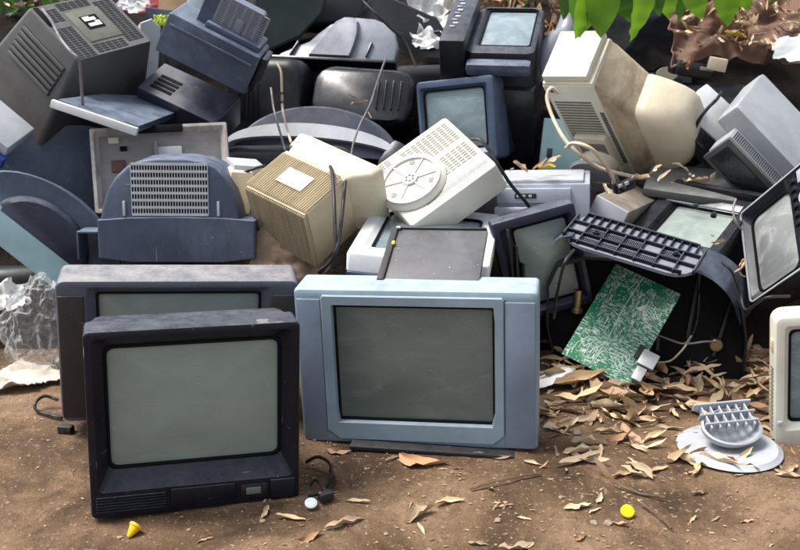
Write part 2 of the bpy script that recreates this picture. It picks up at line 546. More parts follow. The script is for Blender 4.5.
def grid_sheet(name, xs, ys, zf, mat):
    vs = [(x, y, zf(x, y)) for y in ys for x in xs]
    nx = len(xs)
    fs = [(j * nx + i, j * nx + i + 1, (j + 1) * nx + i + 1, (j + 1) * nx + i) for j in range(len(ys) - 1) for i in range(nx - 1)]
    me = bpy.data.meshes.new(name)
    me.from_pydata(vs, [], fs)
    me.materials.append(mat)
    me.polygons.foreach_set('use_smooth', [True] * len(me.polygons))
    return link(me, name)


tag(grid_sheet('ground', axis(-1.7, 1.7, .0125, -120, 120), axis(1.4, 3.1, .0125, -60, 160), ground_z, M['dirt']), kind='structure')

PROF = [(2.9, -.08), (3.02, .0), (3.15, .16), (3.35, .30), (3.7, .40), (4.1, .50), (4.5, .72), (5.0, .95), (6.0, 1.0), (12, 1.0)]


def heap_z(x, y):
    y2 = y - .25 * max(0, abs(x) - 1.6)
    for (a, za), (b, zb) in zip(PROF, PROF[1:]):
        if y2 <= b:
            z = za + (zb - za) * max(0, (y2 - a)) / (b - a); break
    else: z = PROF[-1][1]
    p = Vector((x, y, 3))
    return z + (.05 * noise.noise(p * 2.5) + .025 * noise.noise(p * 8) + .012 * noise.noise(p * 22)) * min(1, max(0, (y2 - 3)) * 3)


tag(grid_sheet('soil_heap', axis(-1.9, 1.9, .035, -9, 9), axis(2.9, 5.4, .035, 2.9, 12), heap_z, M['humus_shaded']), kind='structure')



# ------------------------------------------------------------ builders shared by the picture tube sets
def xform(o, xf):
    if xf is not None: o.data.transform(xf)
    return o


FACE_UP = Matrix.Rotation(-math.pi / 2, 4, 'X')


def crt(root, w, h, bd, mf, ms, bmat, smat, rec=.02, r_out=.012, r_in=.02, cham=.006, bulge=.018, shell=None, shmat=None, xf=None, bez='bezel', scr='screen', rf=None):
    """front frame with a sunk, sloping opening, a bulging tube face and a tapering rear casing. mf / ms: margins (left, right, bottom, top) of the opening at the front and of the glass"""
    bm = NB()
    cz = h / 2
    def mr(m, r): return rr(w - m[0] - m[1], h - m[2] - m[3], r, (m[0] - m[1]) / 2, cz + (m[2] - m[3]) / 2)
    o = rr(w, h, r_out, 0, cz)
    rings = [(bd, o), (cham, o), (cham * .3, rr(w - cham * .6, h - cham * .6, r_out, 0, cz)), (0, rr(w - 2 * cham, h - 2 * cham, r_out, 0, cz)),
             (0, mr(mf, rf if rf is not None else r_in * .7)), (.002, mr([a + .002 for a in mf], r_in * .7)), (rec, mr(ms, r_in)), (rec + .012, mr(ms, r_in))]
    loft(bm, rings, cap0=shell is None)
    bz = xform(finish(bm, bez, bmat, root), xf)
    bm = NB()
    g = mr([a - .001 for a in ms], r_in + .001)
    gx, gz = (ms[0] - ms[1]) / 2, cz + (ms[2] - ms[3]) / 2
    hw, hh = (w - ms[0] - ms[1]) / 2, (h - ms[2] - ms[3]) / 2
    rg = []
    for s in (1, .97, .92, .86, .78, .7, .6, .5, .4, .3, .2, .1, .04):
        rg.append((0, [(x, z, rec + .006 - bulge * max(0, 1 - ((x - gx) / hw) ** 2) * max(0, 1 - ((z - gz) / hh) ** 2)) for x, z in scale_ring(g, s, s, gx, gz)]))
    loft(bm, rg, cap1=True)
    sc = xform(finish(bm, scr, smat, root, 60), xf)
    bm = NB()
    loft(bm, [(rec - .002, mr([a - .001 for a in ms], r_in)), (rec - .004, mr([a + .002 for a in ms], r_in)), (rec - .003, mr([a + .005 for a in ms], r_in)), (rec + .008, mr([a + .005 for a in ms], r_in))])
    xform(finish(bm, 'gasket', M['void'], root, 60), xf)
    sh = None
    if shell:
        bm = NB()
        loft(bm, [(y, rr(sw, s_h, sr, cx, c_z)) for y, sw, s_h, sr, cx, c_z in shell], cap1=True)
        sh = xform(finish(bm, 'rear_casing', shmat or bmat, root), xf)
    return bz, sc, sh


def piece(name, mat, root, c, size, bev=.003, rot=None, xf=None, kind=None):
    bm = NB(); box(bm, (0, 0, 0), size, bev)
    o = finish(bm, name, mat, root)
    o.location = c
    if rot: o.rotation_euler = rot
    if kind: o['kind'] = kind
    return o


def slots(bm, o, ux, uz, W, Hh, nx, nz, fx=.6, fz=.6, t=.003, mi=0):
    """field of nx by nz small proud boxes, the shade of slots put into their dark colour, on the plane through o spanned by ux, uz"""
    ux, uz = Vector(ux).normalized(), Vector(uz).normalized()
    n = ux.cross(uz)
    mt = Matrix((ux, n, uz)).transposed()
    for i in range(nx):
        for j in range(nz):
            c = Vector(o) + ux * ((i + .5) / nx - .5) * W + uz * ((j + .5) / nz - .5) * Hh
            vs = bmesh.ops.create_cube(bm, size=1)['verts']
            bmesh.ops.scale(bm, vec=(W / nx * fx, t, Hh / nz * fz), verts=vs)
            bmesh.ops.rotate(bm, cent=(0, 0, 0), matrix=mt, verts=vs)
            bmesh.ops.translate(bm, vec=c, verts=vs)
            if mi:
                for f in {f for v in vs for f in v.link_faces}: f.material_index = mi


def lattice(bm, o, ux, uz, W, Hh, nx, nz, bx, bz, t=.004, back=.001, mi_bar=0, mi_back=1):
    """open grille: a dark ground and proud bars"""
    ux, uz = Vector(ux).normalized(), Vector(uz).normalized()
    n = ux.cross(uz)
    mt = Matrix((ux, n, uz)).transposed()
    def bar(cx, cz, sx, sz, tt, mi):
        vs = bmesh.ops.create_cube(bm, size=1)['verts']
        bmesh.ops.scale(bm, vec=(sx, tt, sz), verts=vs)
        bmesh.ops.rotate(bm, cent=(0, 0, 0), matrix=mt, verts=vs)
        bmesh.ops.translate(bm, vec=Vector(o) + ux * cx + uz * cz, verts=vs)
        for f in {f for v in vs for f in v.link_faces}: f.material_index = mi
    bar(0, 0, W, Hh, back * 2, mi_back)
    for i in range(nx + 1): bar((i / nx - .5) * W, 0, bx, Hh, t * 2, mi_bar)
    for j in range(nz + 1): bar(0, (j / nz - .5) * Hh, W, bz, t * 2 + .001, mi_bar)


def prism(name, mat, root, outline, y0, y1, s1=1.0, bev=.006, c=None, steps=None, smooth=32):
    """outline (x, z) carried back from y0 to y1, shrinking to s1 about c, with a softened front edge"""
    bm = NB()
    n = len(outline)
    cx, cz = c if c else (sum(p[0] for p in outline) / n, sum(p[1] for p in outline) / n)
    sz = max(max(abs(p[0] - cx), abs(p[1] - cz)) for p in outline)
    k = 1 - bev / sz
    rings = [(y0, scale_ring(outline, k, k, cx, cz)), (y0 + bev * .4, scale_ring(outline, 1 - bev * .3 / sz, None, cx, cz)), (y0 + bev, outline)]
    for t, s in (steps or [(1, s1)]): rings.append((y0 + (y1 - y0) * t, scale_ring(outline, s, s, cx, cz)))
    loft(bm, rings, True, True)
    return finish(bm, name, mat, root, smooth)


def arc(a, b, cx=0, cz=0, t0=0, t1=180, n=20):
    return [(cx + a * math.cos(RAD(t0 + (t1 - t0) * i / n)), cz + b * math.sin(RAD(t0 + (t1 - t0) * i / n))) for i in range(n + 1)]


def posed(name, key, label, cat, group=None):
    l, e, d = P[key]
    return (thing(name, l, e, label, cat, group),) + tuple(d)


def child_at(o, root, loc, rot):
    """place a part of root by its pose in the place"""
    mw = Matrix.Translation(loc) @ Euler([RAD(a) for a in rot]).to_matrix().to_4x4()
    rw = Matrix.Translation(root.location) @ root.rotation_euler.to_matrix().to_4x4()
    m = rw.inverted() @ mw
    o.parent = root
    o.location = m.to_translation(); o.rotation_euler = m.to_euler()


# ------------------------------------------------------------ the three sets in front
# black set
r, w, d, h = posed('television', 'blacktv', 'black television with a grey screen and ribbed strip below it, foremost on the dirt', 'television', 'televisions standing in the front row')
crt(r, w, h, d * .55, (.016, .016, .062, .016), (.042, .040, .104, .044), M['navy_black'], M['screen'], rec=.034, r_in=.016, cham=.004, bulge=.022,
    shell=[(d * .55, w * .985, h * .985, .02, 0, h / 2), (d, w * .97, h * .96, .03, 0, h * .5), (d + .05, w * .8, h * .8, .05, 0, h * .45), (d + .2, w * .55, h * .55, .04, 0, h * .4), (d + .215, w * .5, h * .5, .03, 0, h * .4)])
for i in range(6): piece('slat', M['navy_black'], r, (-.147, -.001, .016 + i * .0068), (.150, .006, .0034), .001)
piece('control_door', M['navy_black'], r, (.012, -.0005, .034), (.145, .008, .046), .002)
piece('button_panel', M['black'], r, (.128, -.001, .034), (.062, .006, .034), .002)
piece('button', simple('button_green', (.10, .13, .11), .4), r, (.126, -.004, .036), (.034, .008, .016), .002)
piece('control_door', M['navy_black'], r, (.194, -.0005, .034), (.056, .008, .046), .002)

# dusty wide set
r, w, d, h = posed('television', 'dusttv', 'wide dusty dark brown television standing behind the foremost black set', 'television', 'televisions standing in the front row')
crt(r, w, h, d, (.075, .075, .04, .018), (.097, .097, .06, .036), M['slate_blue'], M['screen'], rec=.018, r_in=.008, cham=.010, r_out=.02,
    shell=[(d, w * .99, h * .98, .02, 0, h / 2), (d + .03, w * .9, h * .9, .03, 0, h * .48), (d + .12, w * .75, h * .72, .05, 0, h * .42), (d + .28, w * .5, h * .5, .04, 0, h * .36)], shmat=M['dusty_brown'])
for s in (-1, 1): piece('speaker_panel', M['dusty_brown'], r, (s * (w / 2 - .037), -.001, h * .47), (.062, .008, h * .86), .003)

# blue grey set
r, w, d, h = posed('television', 'bluetv', 'pale blue grey television with a dark screen, in the middle of the front row', 'television', 'televisions standing in the front row')
crt(r, w, h, d, (.075, .075, .035, .022), (.10, .108, .066, .044), M['steel_blue'], M['screen_dark'], rec=.01, r_in=.004, cham=.012, r_out=.012, bulge=.012,
    shell=[(d, w * .98, h * .97, .02, 0, h * .5), (d + .02, w * .93, h * .88, .03, 0, h * .46), (d + .05, w * .84, h * .8, .03, 0, h * .42), (d + .15, w * .7, h * .66, .05, 0, h * .36), (d + .3, w * .45, h * .45, .04, 0, h * .3)], shmat=M['silver'])
bm = NB()
fo = [(-.235, .04), (-.205, .016), (.195, .016), (.222, .04), (.222, .404), (.218, .409), (-.231, .409), (-.235, .404)]
def res(poly, per=4):
    out = []
    for i, p in enumerate(poly):
        q = poly[(i + 1) % len(poly)]
        for k in range(per): out.append((p[0] + (q[0] - p[0]) * k / per, p[1] + (q[1] - p[1]) * k / per))
    return out
def matched(ring, box_):
    x0, x1, z0, z1 = box_
    cx, cz = (x0 + x1) / 2, (z0 + z1) / 2
    out = []
    for x, z in ring:
        dx, dz = x - cx, z - cz
        s = 1 / max(abs(dx) / ((x1 - x0) / 2), abs(dz) / ((z1 - z0) / 2))
        out.append((cx + dx * s, cz + dz * s))
    return out
ro = res(fo, 8)
ib = (-.2065, .1985, .066, .382)
loft(bm, [(.004, ro), (-.005, ro), (-.007, scale_ring(ro, .99, .99, -.005, .21)), (-.007, matched(ro, (ib[0] - .003, ib[1] + .003, ib[2] - .003, ib[3] + .003))), (.006, matched(ro, ib)), (.014, matched(ro, ib))])
finish(bm, 'screen_frame', M['steel_blue'], r, 25)
for x0, x1 in ((-w / 2 + .008, -.2375), (.2245, w / 2 - .008)):
    piece('speaker_panel', M['steel_blue_panel'], r, ((x0 + x1) / 2, 0, .203), (x1 - x0, .008, .39), .003)
b = NB(); box(b, (0, 0, 0), (.42, .10, .012), .003)
piece_s = finish(b, 'plastic_strip', M['black_matt'])
piece_s.location = (.085, 2.335, .004); piece_s.rotation_euler = (0, 0, RAD(-8))
tag(piece_s, 'flat black plastic strip lying under the pale blue grey television', 'plastic strip')

# ------------------------------------------------------------ left of the heap
# navy rear casing with the arched grille
r, w, d, h = posed('television_casing', 'navyback', 'navy television back with an arched vent grille, behind the dusty wide set', 'television casing')
bo = [(-w / 2, .012), (-w * .3, .0), (w * .3, 0), (w / 2, .012), (w / 2, h * .93), (w * .3, h * .985), (0, h), (-w * .3, h * .985), (-w / 2, h * .93)]
prism('lower_body', M['navy'], r, res(bo, 4), 0, d, 1.0, .006, smooth=25)
ho = [(-.232, h * .9), (-.222, h + .03), (-.205, h + .08), (-.18, h + .118), (-.145, h + .15), (-.10, h + .168), (-.05, h + .175), (.03, h + .175), (.08, h + .168), (.12, h + .15), (.15, h + .118), (.172, h + .08), (.186, h + .03), (.192, h * .9)]
bm = NB()
hc = (-.02, h)
loft(bm, [(.012, scale_ring(ho, .93, .93, *hc)), (.016, scale_ring(ho, .97, .97, *hc)), (.03, ho), (.19, scale_ring(ho, 1.05, 1.02, *hc))], True, True)
finish(bm, 'hump', M['navy'], r)
bm = NB()
lattice(bm, (-.018, .011, h + .082), (1, 0, 0), (0, 0, 1), .226, .150, 28, 7, .0024, .0075, .003, .001)
o = finish(bm, 'vent_grille', [M['silver'], M['void']], r, 0); o['kind'] = 'stuff'
for x in (-.155, .125): piece('clip', M['silver'], r, (x, .010, h + .025), (.008, .008, .045), .002)
bm = NB(); box(bm, (0, 0, .08), (.062, .10, .006), .002); box(bm, (-.028, 0, .04), (.006, .10, .085), .002)
o = finish(bm, 'side_tab', M['navy'], r); o.location = (-w / 2 - .034, .06, .008)

# dusty grey cover
r, w, d, h = posed('back_cover', 'greycover', 'rusty dust caked grey panel with a black handle slot, upright behind the arched grille', 'back cover')
bm = NB()
oo = rr(w, h, .008, 0, h / 2)
loft(bm, [(d, oo), (.004, oo), (0, scale_ring(oo, .99, .985, 0, h / 2)), (0, rr(w - .028, h - .026, .01, 0, h / 2)), (.016, rr(w - .05, h - .048, .008, 0, h / 2))], True, True)
finish(bm, 'panel', M['dirty_metal'], r)
bm = NB()
loft(bm, [(.004, rr(w - .004, h - .004, .008, 0, h / 2)), (-.004, rr(w - .006, h - .006, .008, 0, h / 2)), (-.004, rr(w - .024, h - .022, .01, 0, h / 2)), (.016, rr(w - .052, h - .05, .008, 0, h / 2))])
finish(bm, 'rim', M['rim_dust'], r)
piece('handle_slot', M['void'], r, (0, -.003, h - .014), (.155, .008, .026), .002)
piece('boss', M['silver'], r, (.028, .010, h * .66), (.085, .016, .05), .006)
piece('bracket', M['dirty_metal'], r, (-.015, .006, h * .72), (.012, .03, .05), .003)
piece('socket', M['void'], r, (-.12, .013, h * .75), (.022, .012, .016), .002)
piece('socket', simple('rust', (.12, .06, .05), .8), r, (-.14, .013, h * .55), (.045, .010, .04), .002)
piece('label_plate', M['beige_light'], r, (-.15, .013, h * .85), (.034, .008, .02), .002)

# set on its side with a teal edge
r = thing('television', at(36, 234, 2.95), (-12, 43, 4), 'navy television on its side with a pale teal front edge, at the left margin', 'television')
piece('bezel', M['teal'], r, (-.08, .03, -.047), (.54, .075, .098), .006)
prism('lower_body', M['navy_deep'], r, arc(.162, .115, .02, -.01), -.008, .10, .96, .02, c=(.02, 0))
prism('rear_casing', M['navy'], r, arc(.275, .175, .03, -.015), .02, .2, .9, .006, c=(.03, 0))
bm = NB(); disc(bm, (.17, .018, .10), .007, .006, 10, axis='Y')
finish(bm, 'screw', M['void'], r)
r = thing('television_casing', at(42, 240, 3.36), (-14, 43, 6), 'large plain navy casing with a rounded rim, beside the rusty grey panel', 'television casing')
prism('shell', M['navy'], r, arc(.36, .48, .03, -.02, n=28), 0, .2, .92, .006, c=(0, 0))
bm = NB(); disc(bm, (.02, 0, .33), .005, .004, 10, axis='Y'); disc(bm, (.1, 0, .2), .004, .004, 10, axis='Y')
finish(bm, 'screw', M['void'], r)

# grey set lying face down, top left
r, w, d, h = posed('television', 'greytv', 'dark grey television on its face with louvred side and label, top left corner', 'television')
bm = NB()
def rz(w_, d_, rad, z, cy): return [(x, z, y) for x, y in rr(w_, d_, rad, 0, cy)]
loft(bm, [(0, rz(w, d, .02, -.12, d / 2)), (0, rz(w, d, .02, 0, d / 2)), (0, rz(w * .74, d * .74, .015, h * .97, d / 2)), (0, rz(w * .72, d * .72, .012, h, d / 2))], True, True)
finish(bm, 'rear_casing', M['grey_tv'], r)
su = Vector((w * .14, 0, h)).normalized()
so = Vector((-w * .5, d * .5, 0))
pn = Vector((-h, 0, w * .14)).normalized()
mt = Matrix((Vector((0, -1, 0)), -pn, su)).transposed().to_euler()
o = piece('louvre_panel', M['slot_dark'], r, so + su * h * .62 + pn * .001, (d * .62, .006, h * .44), .002, mt)
for i in range(6): piece('louvre', M['grey_tv'], r, so + su * (h * .43 + i * h * .076) + pn * .005, (d * .60, .010, h * .04), .002, mt)
bm = NB()
for cx, cy, ww, dd, nx, ny in ((-.12, .12, .08, .14, 3, 14), (-.12, .245, .08, .06, 3, 6), (.12, .17, .08, .2, 3, 20), (0, .075, .14, .04, 5, 4), (0, .275, .14, .035, 5, 4)):
    slots(bm, (cx, cy, h), (1, 0, 0), (0, -1, 0), ww, dd, nx, ny, .85, .5, .003)
o = finish(bm, 'vent_slots', M['slot_dark'], r, 0); o['kind'] = 'stuff'
piece('label_frame', M['slot_grey'], r, (.01, .175, h), (.15, .14, .006), .002)
piece('recess', M['void'], r, (.01, .185, h + .003), (.075, .06, .003), 0)
for x, y, a, b in ((-.005, .20, .03, .02), (.022, .197, .02, .014), (.012, .172, .055, .014), (.03, .18, .02, .012)): piece('label', M['label_white'], r, (x, y, h + .005), (a, b, .002), 0)
piece('handle_slot', M['void'], r, (-.15, d * .72, h * .96), (.02, .09, .03), .004)

# navy upturned set, its neck and lip
r, w, d, h = posed('television', 'navybox', 'navy set with square vent grille, tilted on top of the heap at left', 'television')
prism('rear_casing', M['navy'], r, rr(w, h, .01, 0, h / 2), 0, d * .6, .99, .006)
bm = NB(); loft(bm, [(d * .12, rr(w * .62, .16, .012, w * .05, h + .04)), (d * .5, rr(w * .6, .15, .02, w * .05, h + .03))], True, True)
hm = finish(bm, 'hump', M['navy'], r)
hm.location = (0, .03, 0)
piece('top_plate', M['navy'], r, (.05, d * .36, h + .006), (w * .6, d * .5, .03), .008)
bm = NB()
lattice(bm, (.05, .074, h + .07), (1, 0, 0), (0, .0, 1), .17, .09, 6, 11, .008, .0045, .003)
o = finish(bm, 'vent_grille', [M['dome_grey'], M['void']], r, 0); o['kind'] = 'stuff'
piece('catch', M['dome_grey'], r, (.05, .069, h + .045), (.028, .006, .05), .003)
piece('ledge', M['navy'], r, (0, -.003, h * .74), (w * .9, .012, h * .06), .003)
piece('side_flap', M['navy_black'], r, (w / 2 + .012, d * .25, h * .55), (.02, d * .42, h * .9), .008)
r, w, d, h = posed('television', 'navyneck', 'navy set with a speckled slotted neck and white front edge, under the tilted vented set', 'television')
prism('rear_casing', M['navy_deep'], r, rr(w, h, .012, 0, h / 2), 0, d, 1, .006)
bm = NB()
slots(bm, (-.085, d * .42, h + .001), (1, 0, 0), (0, -1, 0), .09, .085, 1, 4, .95, .6, .004)
o = finish(bm, 'vent_slots', M['void'], r, 0); o['kind'] = 'stuff'
l2, e2, d2 = P['navylip']
bm = NB()
lo = [(-.134, .0), (-.10, .30), (-.03, .47), (.06, .478), (.134, .42), (.134, 0), (.05, -.022), (-.05, -.02)]
def slab(bm, poly, z0, z1, mi=0):
    a = [bm.verts.new((x, y, z0)) for x, y in poly]; b_ = [bm.verts.new((x, y, z1)) for x, y in poly]
    bm.faces.new(a[::-1]); bm.faces.new(b_)
    for i in range(len(poly)):
        f = bm.faces.new((a[i], a[(i + 1) % len(poly)], b_[(i + 1) % len(poly)], b_[i]))
slab(bm, lo, 0, .022)
o = finish(bm, 'front_flange', M['navy'], r); child_at(o, r, l2, e2)
bm = NB(); box(bm, (0, -.026, .009), (.285, .02, .026), .004)
o = finish(bm, 'trim', M['white'], r); child_at(o, r, l2, e2)

# slivers
r = thing('monitor_casing', at(150, 56, 3.85), (-10, 8, 20), 'narrow off white casing edge, between the louvred grey set and tilted navy set', 'monitor casing')
prism('side_panel', M['light_grey'], r, res([(-.035, -.15), (.03, -.15), (.035, .11), (.0, .14), (-.04, .12)], 3), 0, .25, .95, .005)
r = thing('monitor_casing', at(-2, 128, 3.22), (28, 40, -8), 'pale grey flat casing, below the louvred grey television at the left margin', 'monitor casing')
bm = NB(); box(bm, (-.02, .01, 0), (.20, .13, .05), .006); finish(bm, 'shell', M['light_grey'], r)
bm = NB(); box(bm, (-.02, -.066, -.04), (.22, .02, .05), .004); finish(bm, 'front_strip', simple('cobalt', (.02, .05, .22), .4), r)

# ------------------------------------------------------------ black and curved casings in the middle back
r = thing('television_casing', at(334, 61, 4.3), (-38, 2, -6), 'glossy black television back with a raised centre tongue and fins, top of heap', 'television casing')
k = .0045
def px(l): return [(a * k, b * k) for a, b in l]
mo = px([(-57, 0), (-53, 6), (-38, 15), (-26, 21), (-18, 31), (-8, 41), (4, 47), (16, 50), (34, 49), (46, 44), (55, 34), (59, 20), (58, 6), (57, 2)])
prism('rear_casing', M['dome_grey'], r, res(mo, 2), 0, .42, .9, .012, c=(0, 0), smooth=40)  # grey on a black back: the sky's reflection put into its colour
prism('tongue', M['dome_grey'], r, res(px([(-24, 3), (-12, 25), (-2, 41), (6, 46), (14, 46), (19, 42), (20, 30), (18, 15), (15, 3)]), 2), -.028, .02, 1.05, .012, c=(0, 0))
for a, b_, rz_ in ((-39, 11, .4), (32, 13, .25), (-10, 0, 0)):
    if b_: piece('fin', M['black'], r, (a * k, -.004, b_ * k), (.008, .02, .075), .003, (0, rz_, 0))
piece('lip', M['black'], r, (0, .02, -.008), (.53, .10, .014), .004)
r = thing('television_casing', at(412, 45, 4.65), (-10, 25, -15), 'angular black casing sloping down beside the crumpled white paper', 'television casing')
k = .0046
prism('rear_casing', M['gloss_black'], r, res(px([(-60, -25), (45, -28), (45, 14), (10, 34), (-60, 30)]), 3), 0, .4, .8, .01)
piece('rim', M['navy_black'], r, (-.02, -.004, -.10), (.44, .02, .012), .004)
r = thing('television_casing', at(362, 101, 4.02), (-30, 3, -8), 'gleaming black rounded tube housing, deep under the tongue backed casing', 'television casing')
k = .00405
prism('rear_casing', M['gloss_black'], r, rr(.42, .24, .08, 0, .03), 0, .35, .8, .03, steps=[(.2, .99), (.9, .85), (1, .78)])
for i in range(4): piece('fin', M['black'], r, (.06 + i * .03, -.004, .03), (.006, .018, .12), .002)
r = thing('television', at(311, 152, 3.72), (-34, 3, -6), 'dark curved television with a broad silver band, behind the beige ribbed monitor', 'television')
prism('rear_casing', M['navy_deep'], r, arc(.315, .205, .02, -.01, n=28), -.004, .4, .7, .02, c=(0, -.02))
bm = NB()
A_, B_ = arc(.325, .105, 0, 0, 3, 177, 26), arc(.316, .055, 0, -.005, 3, 177, 26)
ring = A_ + B_[::-1]
loft(bm, [(-.026, ring), (.06, ring)])
for y, flip in ((-.026, False), (.06, True)):
    va = [bm.verts.new((p[0], y, p[1])) for p in A_]; vb = [bm.verts.new((p[0], y, p[1])) for p in B_]
    for i in range(len(va) - 1): bm.faces.new((va[i], va[i + 1], vb[i + 1], vb[i]))
bmesh.ops.remove_doubles(bm, verts=bm.verts[:], dist=.0004)
finish(bm, 'bezel', M['silver'], r, 40)
prism('face', M['black'], r, arc(.288, .05, 0, -.012, n=20), 0, .1, 1, .004, c=(0, 0))
piece('side_cap', M['black'], r, (.32, .05, -.005), (.10, .16, .13), .03, (0, .5, 0))
r = thing('casing', at(285, 12, 4.5), (-8, 5, 10), 'very dark green hollow casing, between the tilted navy set and black tongue backed casing', 'casing')
k = .0046
prism('shell', M['green_black'], r, res(px([(-34, -34), (-18, -40), (16, -22), (38, 4), (42, 34), (-30, 34)]), 3), 0, .3, .8, .02)

# ------------------------------------------------------------ beige and white monitors in the middle
r, w, d, h = posed('monitor', 'beigehump', 'beige ribbed computer monitor seen from behind, a pale label on its back', 'monitor')
bm = NB()
loft(bm, [(0, rr(w, h, .008, 0, h / 2)), (d, rr(w * 1.0, h, .008, 0, h / 2))], True, True)
bmesh.ops.bevel(bm, geom=[e for e in bm.edges if abs(e.verts[0].co.y - e.verts[1].co.y) < 1e-5 and e.verts[0].co.y < .001], offset=.006, segments=2, affect='EDGES')
finish(bm, 'rear_casing', M['beige'], r)
me_f = None
nr = 30
bm = NB(); box(bm, (0, 0, 0), (.0040, .007, h * .94), .0015, seg=1); ro_ = finish(bm, 'rib', M['beige_rib_shaded'], r)
bm = NB(); box(bm, (0, 0, 0), (.0038, d * .90, .005), .0015, seg=1); rt_ = finish(bm, 'rib', M['beige'], r)
for i in range(nr):
    x = -w * .47 + w * .94 * i / (nr - 1)
    a = ro_ if i == 0 else link(ro_.data, 'rib', r); a.location = (x, -.004, h * .49)
    b_ = rt_ if i == 0 else link(rt_.data, 'rib', r); b_.location = (x, d * .48, h + .003)
piece('label', simple('stained_label', (.62, .54, .46), .7, 0, .25, 20), r, (.0, d * .5, h + .008), (.10, .065, .002), 0)
piece('rating_plate', M['cable_grey'], r, (.085, d * .93, h + .004), (.045, .012, .004), .001)
l2, e2, d2 = P['beigeslab']
bm = NB(); loft(bm, [(0, rr(d2[0] * 1.02, .24, .03, 0, d2[2] - .12)), (d2[1] - .005, rr(d2[0] * 1.02, .24, .035, 0, d2[2] - .12)), (d2[1], rr(d2[0], .23, .035, 0, d2[2] - .12))], True, True)
o = finish(bm, 'collar', M['beige_light'], r); child_at(o, r, l2, e2)
bm = NB()
loft(bm, [(d, rr(w * .98, h * .95, .015, 0, h / 2)), (d + .02, rr(w * 1.08, h * 1.06, .02, .01, h * .48)), (d + .06, rr(w * 1.25, h * 1.02, .02, .02, h * .46)), (d + .10, rr(w * 1.28, h * 1.02, .02, .02, h * .44))], False, True)
finish(bm, 'bezel', M['beige_light'], r)

r, w, d, h = posed('monitor', 'whiteback', 'off white monitor back with a round swivel disc and slotted grid, tilted left', 'monitor')
prism('rear_casing', M['off_white'], r, rr(w, h, .012, 0, h / 2), 0, d, 1.02, .008)
bm = NB()
for cx, cz, ww, hh, nx, nz in ((w * .17, h * .76, w * .56, h * .32, 9, 9), (w * .17, h * .40, w * .56, h * .26, 9, 7), (-w * .33, h * .88, w * .22, h * .16, 3, 5)):
    slots(bm, (cx, 0.0005, cz), (1, 0, 0), (0, 0, 1), ww, hh, nx, nz, .8, .58, .003)
slots(bm, (w * .1, .0005, h * .12), (1, 0, 0), (0, 0, 1), w * .7, h * .05, 40, 1, .5, 1, .003)
o = finish(bm, 'vent_slots', M['slot_grey'], r, 0); o['kind'] = 'stuff'
dc = Vector((-w * .21, 0, h * .46))
bm = NB(); disc(bm, dc, .112, .02, 40, r2=.106, bev=.004, axis='Y'); finish(bm, 'swivel_disc', M['off_white'], r)
bm = NB()
for r0, r1 in ((.100, .086),):
    ra = [(dc.x + r0 * math.cos(2 * math.pi * i / 40), dc.z + r0 * math.sin(2 * math.pi * i / 40)) for i in range(40)]
    rb = [(dc.x + r1 * math.cos(2 * math.pi * i / 40), dc.z + r1 * math.sin(2 * math.pi * i / 40)) for i in range(40)]
    loft(bm, [(-.018, ra), (-.028, ra), (-.028, rb), (-.018, rb)])
finish(bm, 'rim', M['white'], r)
for a in (30, 100, 150, 215, 280, 335): piece('spoke', M['off_white'], r, dc + Vector((.054 * math.cos(RAD(a)), -.021, .054 * math.sin(RAD(a)))), (.062, .008, .006), .002, (0, -RAD(a), 0))
bm = NB(); disc(bm, dc + Vector((0, -.018, 0)), .024, .01, 20, axis='Y'); finish(bm, 'hub', M['off_white'], r)
for a in range(0, 360, 60):
    bm = NB(); disc(bm, dc + Vector((.012 * math.cos(RAD(a)), -.027, .012 * math.sin(RAD(a)))), .0038, .002, 8, axis='Y'); finish(bm, 'hole', M['slot_dark'], r)
for a in (55, 190, 310):
    bm = NB(); disc(bm, dc + Vector((.072 * math.cos(RAD(a)), -.018, .072 * math.sin(RAD(a)))), .010, .004, 12, axis='Y'); finish(bm, 'foot_pad', M['cable_grey'], r)

r, w, d, h = posed('monitor', 'whiteframe', 'white framed monitor lying face up under the dark slate panel, behind the blue grey set', 'monitor')
xf = Matrix.Translation((0, 0, h)) @ FACE_UP
crt(r, w, d, h, (.038, .036, .06, .03), (.055, .05, .08, .048), M['white'], M['screen_blue'], rec=.012, r_in=.02, cham=.008, bulge=.02, xf=xf)
bm = NB(); loft(bm, [(0, rr(w * .985, .10, .01, 0, -.052)), (d * .9, rr(w * .9, .1, .01, 0, -.052))], True, True)
finish(bm, 'rear_casing', M['black'], r); bpy.data.objects[r.children[-1].name].location.y = .004
piece('port_panel', M['white'], r, (-w * .29, -.003, -.034), (.07, .012, .042), .003)
for x in (-.015, .012): piece('port', M['slot_dark'], r, (-w * .29 + x, -.009, -.034), (.016, .006, .018), .002)
piece('trim', M['blue_monitor'], r, (-w * .28, -.002, -.006), (w * .42, .008, .010), .002)
piece('trim', M['white'], r, (-w * .40, -.002, -.018), (w * .16, .008, .006), .002)

r, w, d, h = posed('screen_panel', 'slate', 'dark slate coloured flat panel with thin black rim, resting on the white framed monitor', 'screen panel')
bm = NB(); box(bm, (0, d / 2, .008), (w, d, .014), .003); finish(bm, 'panel', M['slate'], r)
piece('rim', M['black_matt'], r, (-w / 2 - .004, d / 2 - .003, .010), (.018, d * 1.02, .026), .003)
piece('rim', M['black_matt'], r, (0, d - .002, .010), (w * .98, .008, .022), .003)
piece('clip', M['yellow'], r, (-w / 2 + .004, d * .66, .022), (.008, .014, .006), .002)
piece('clip', M['beige_light'], r, (-w / 2 + .006, d * .97, .022), (.012, .008, .006), .002)

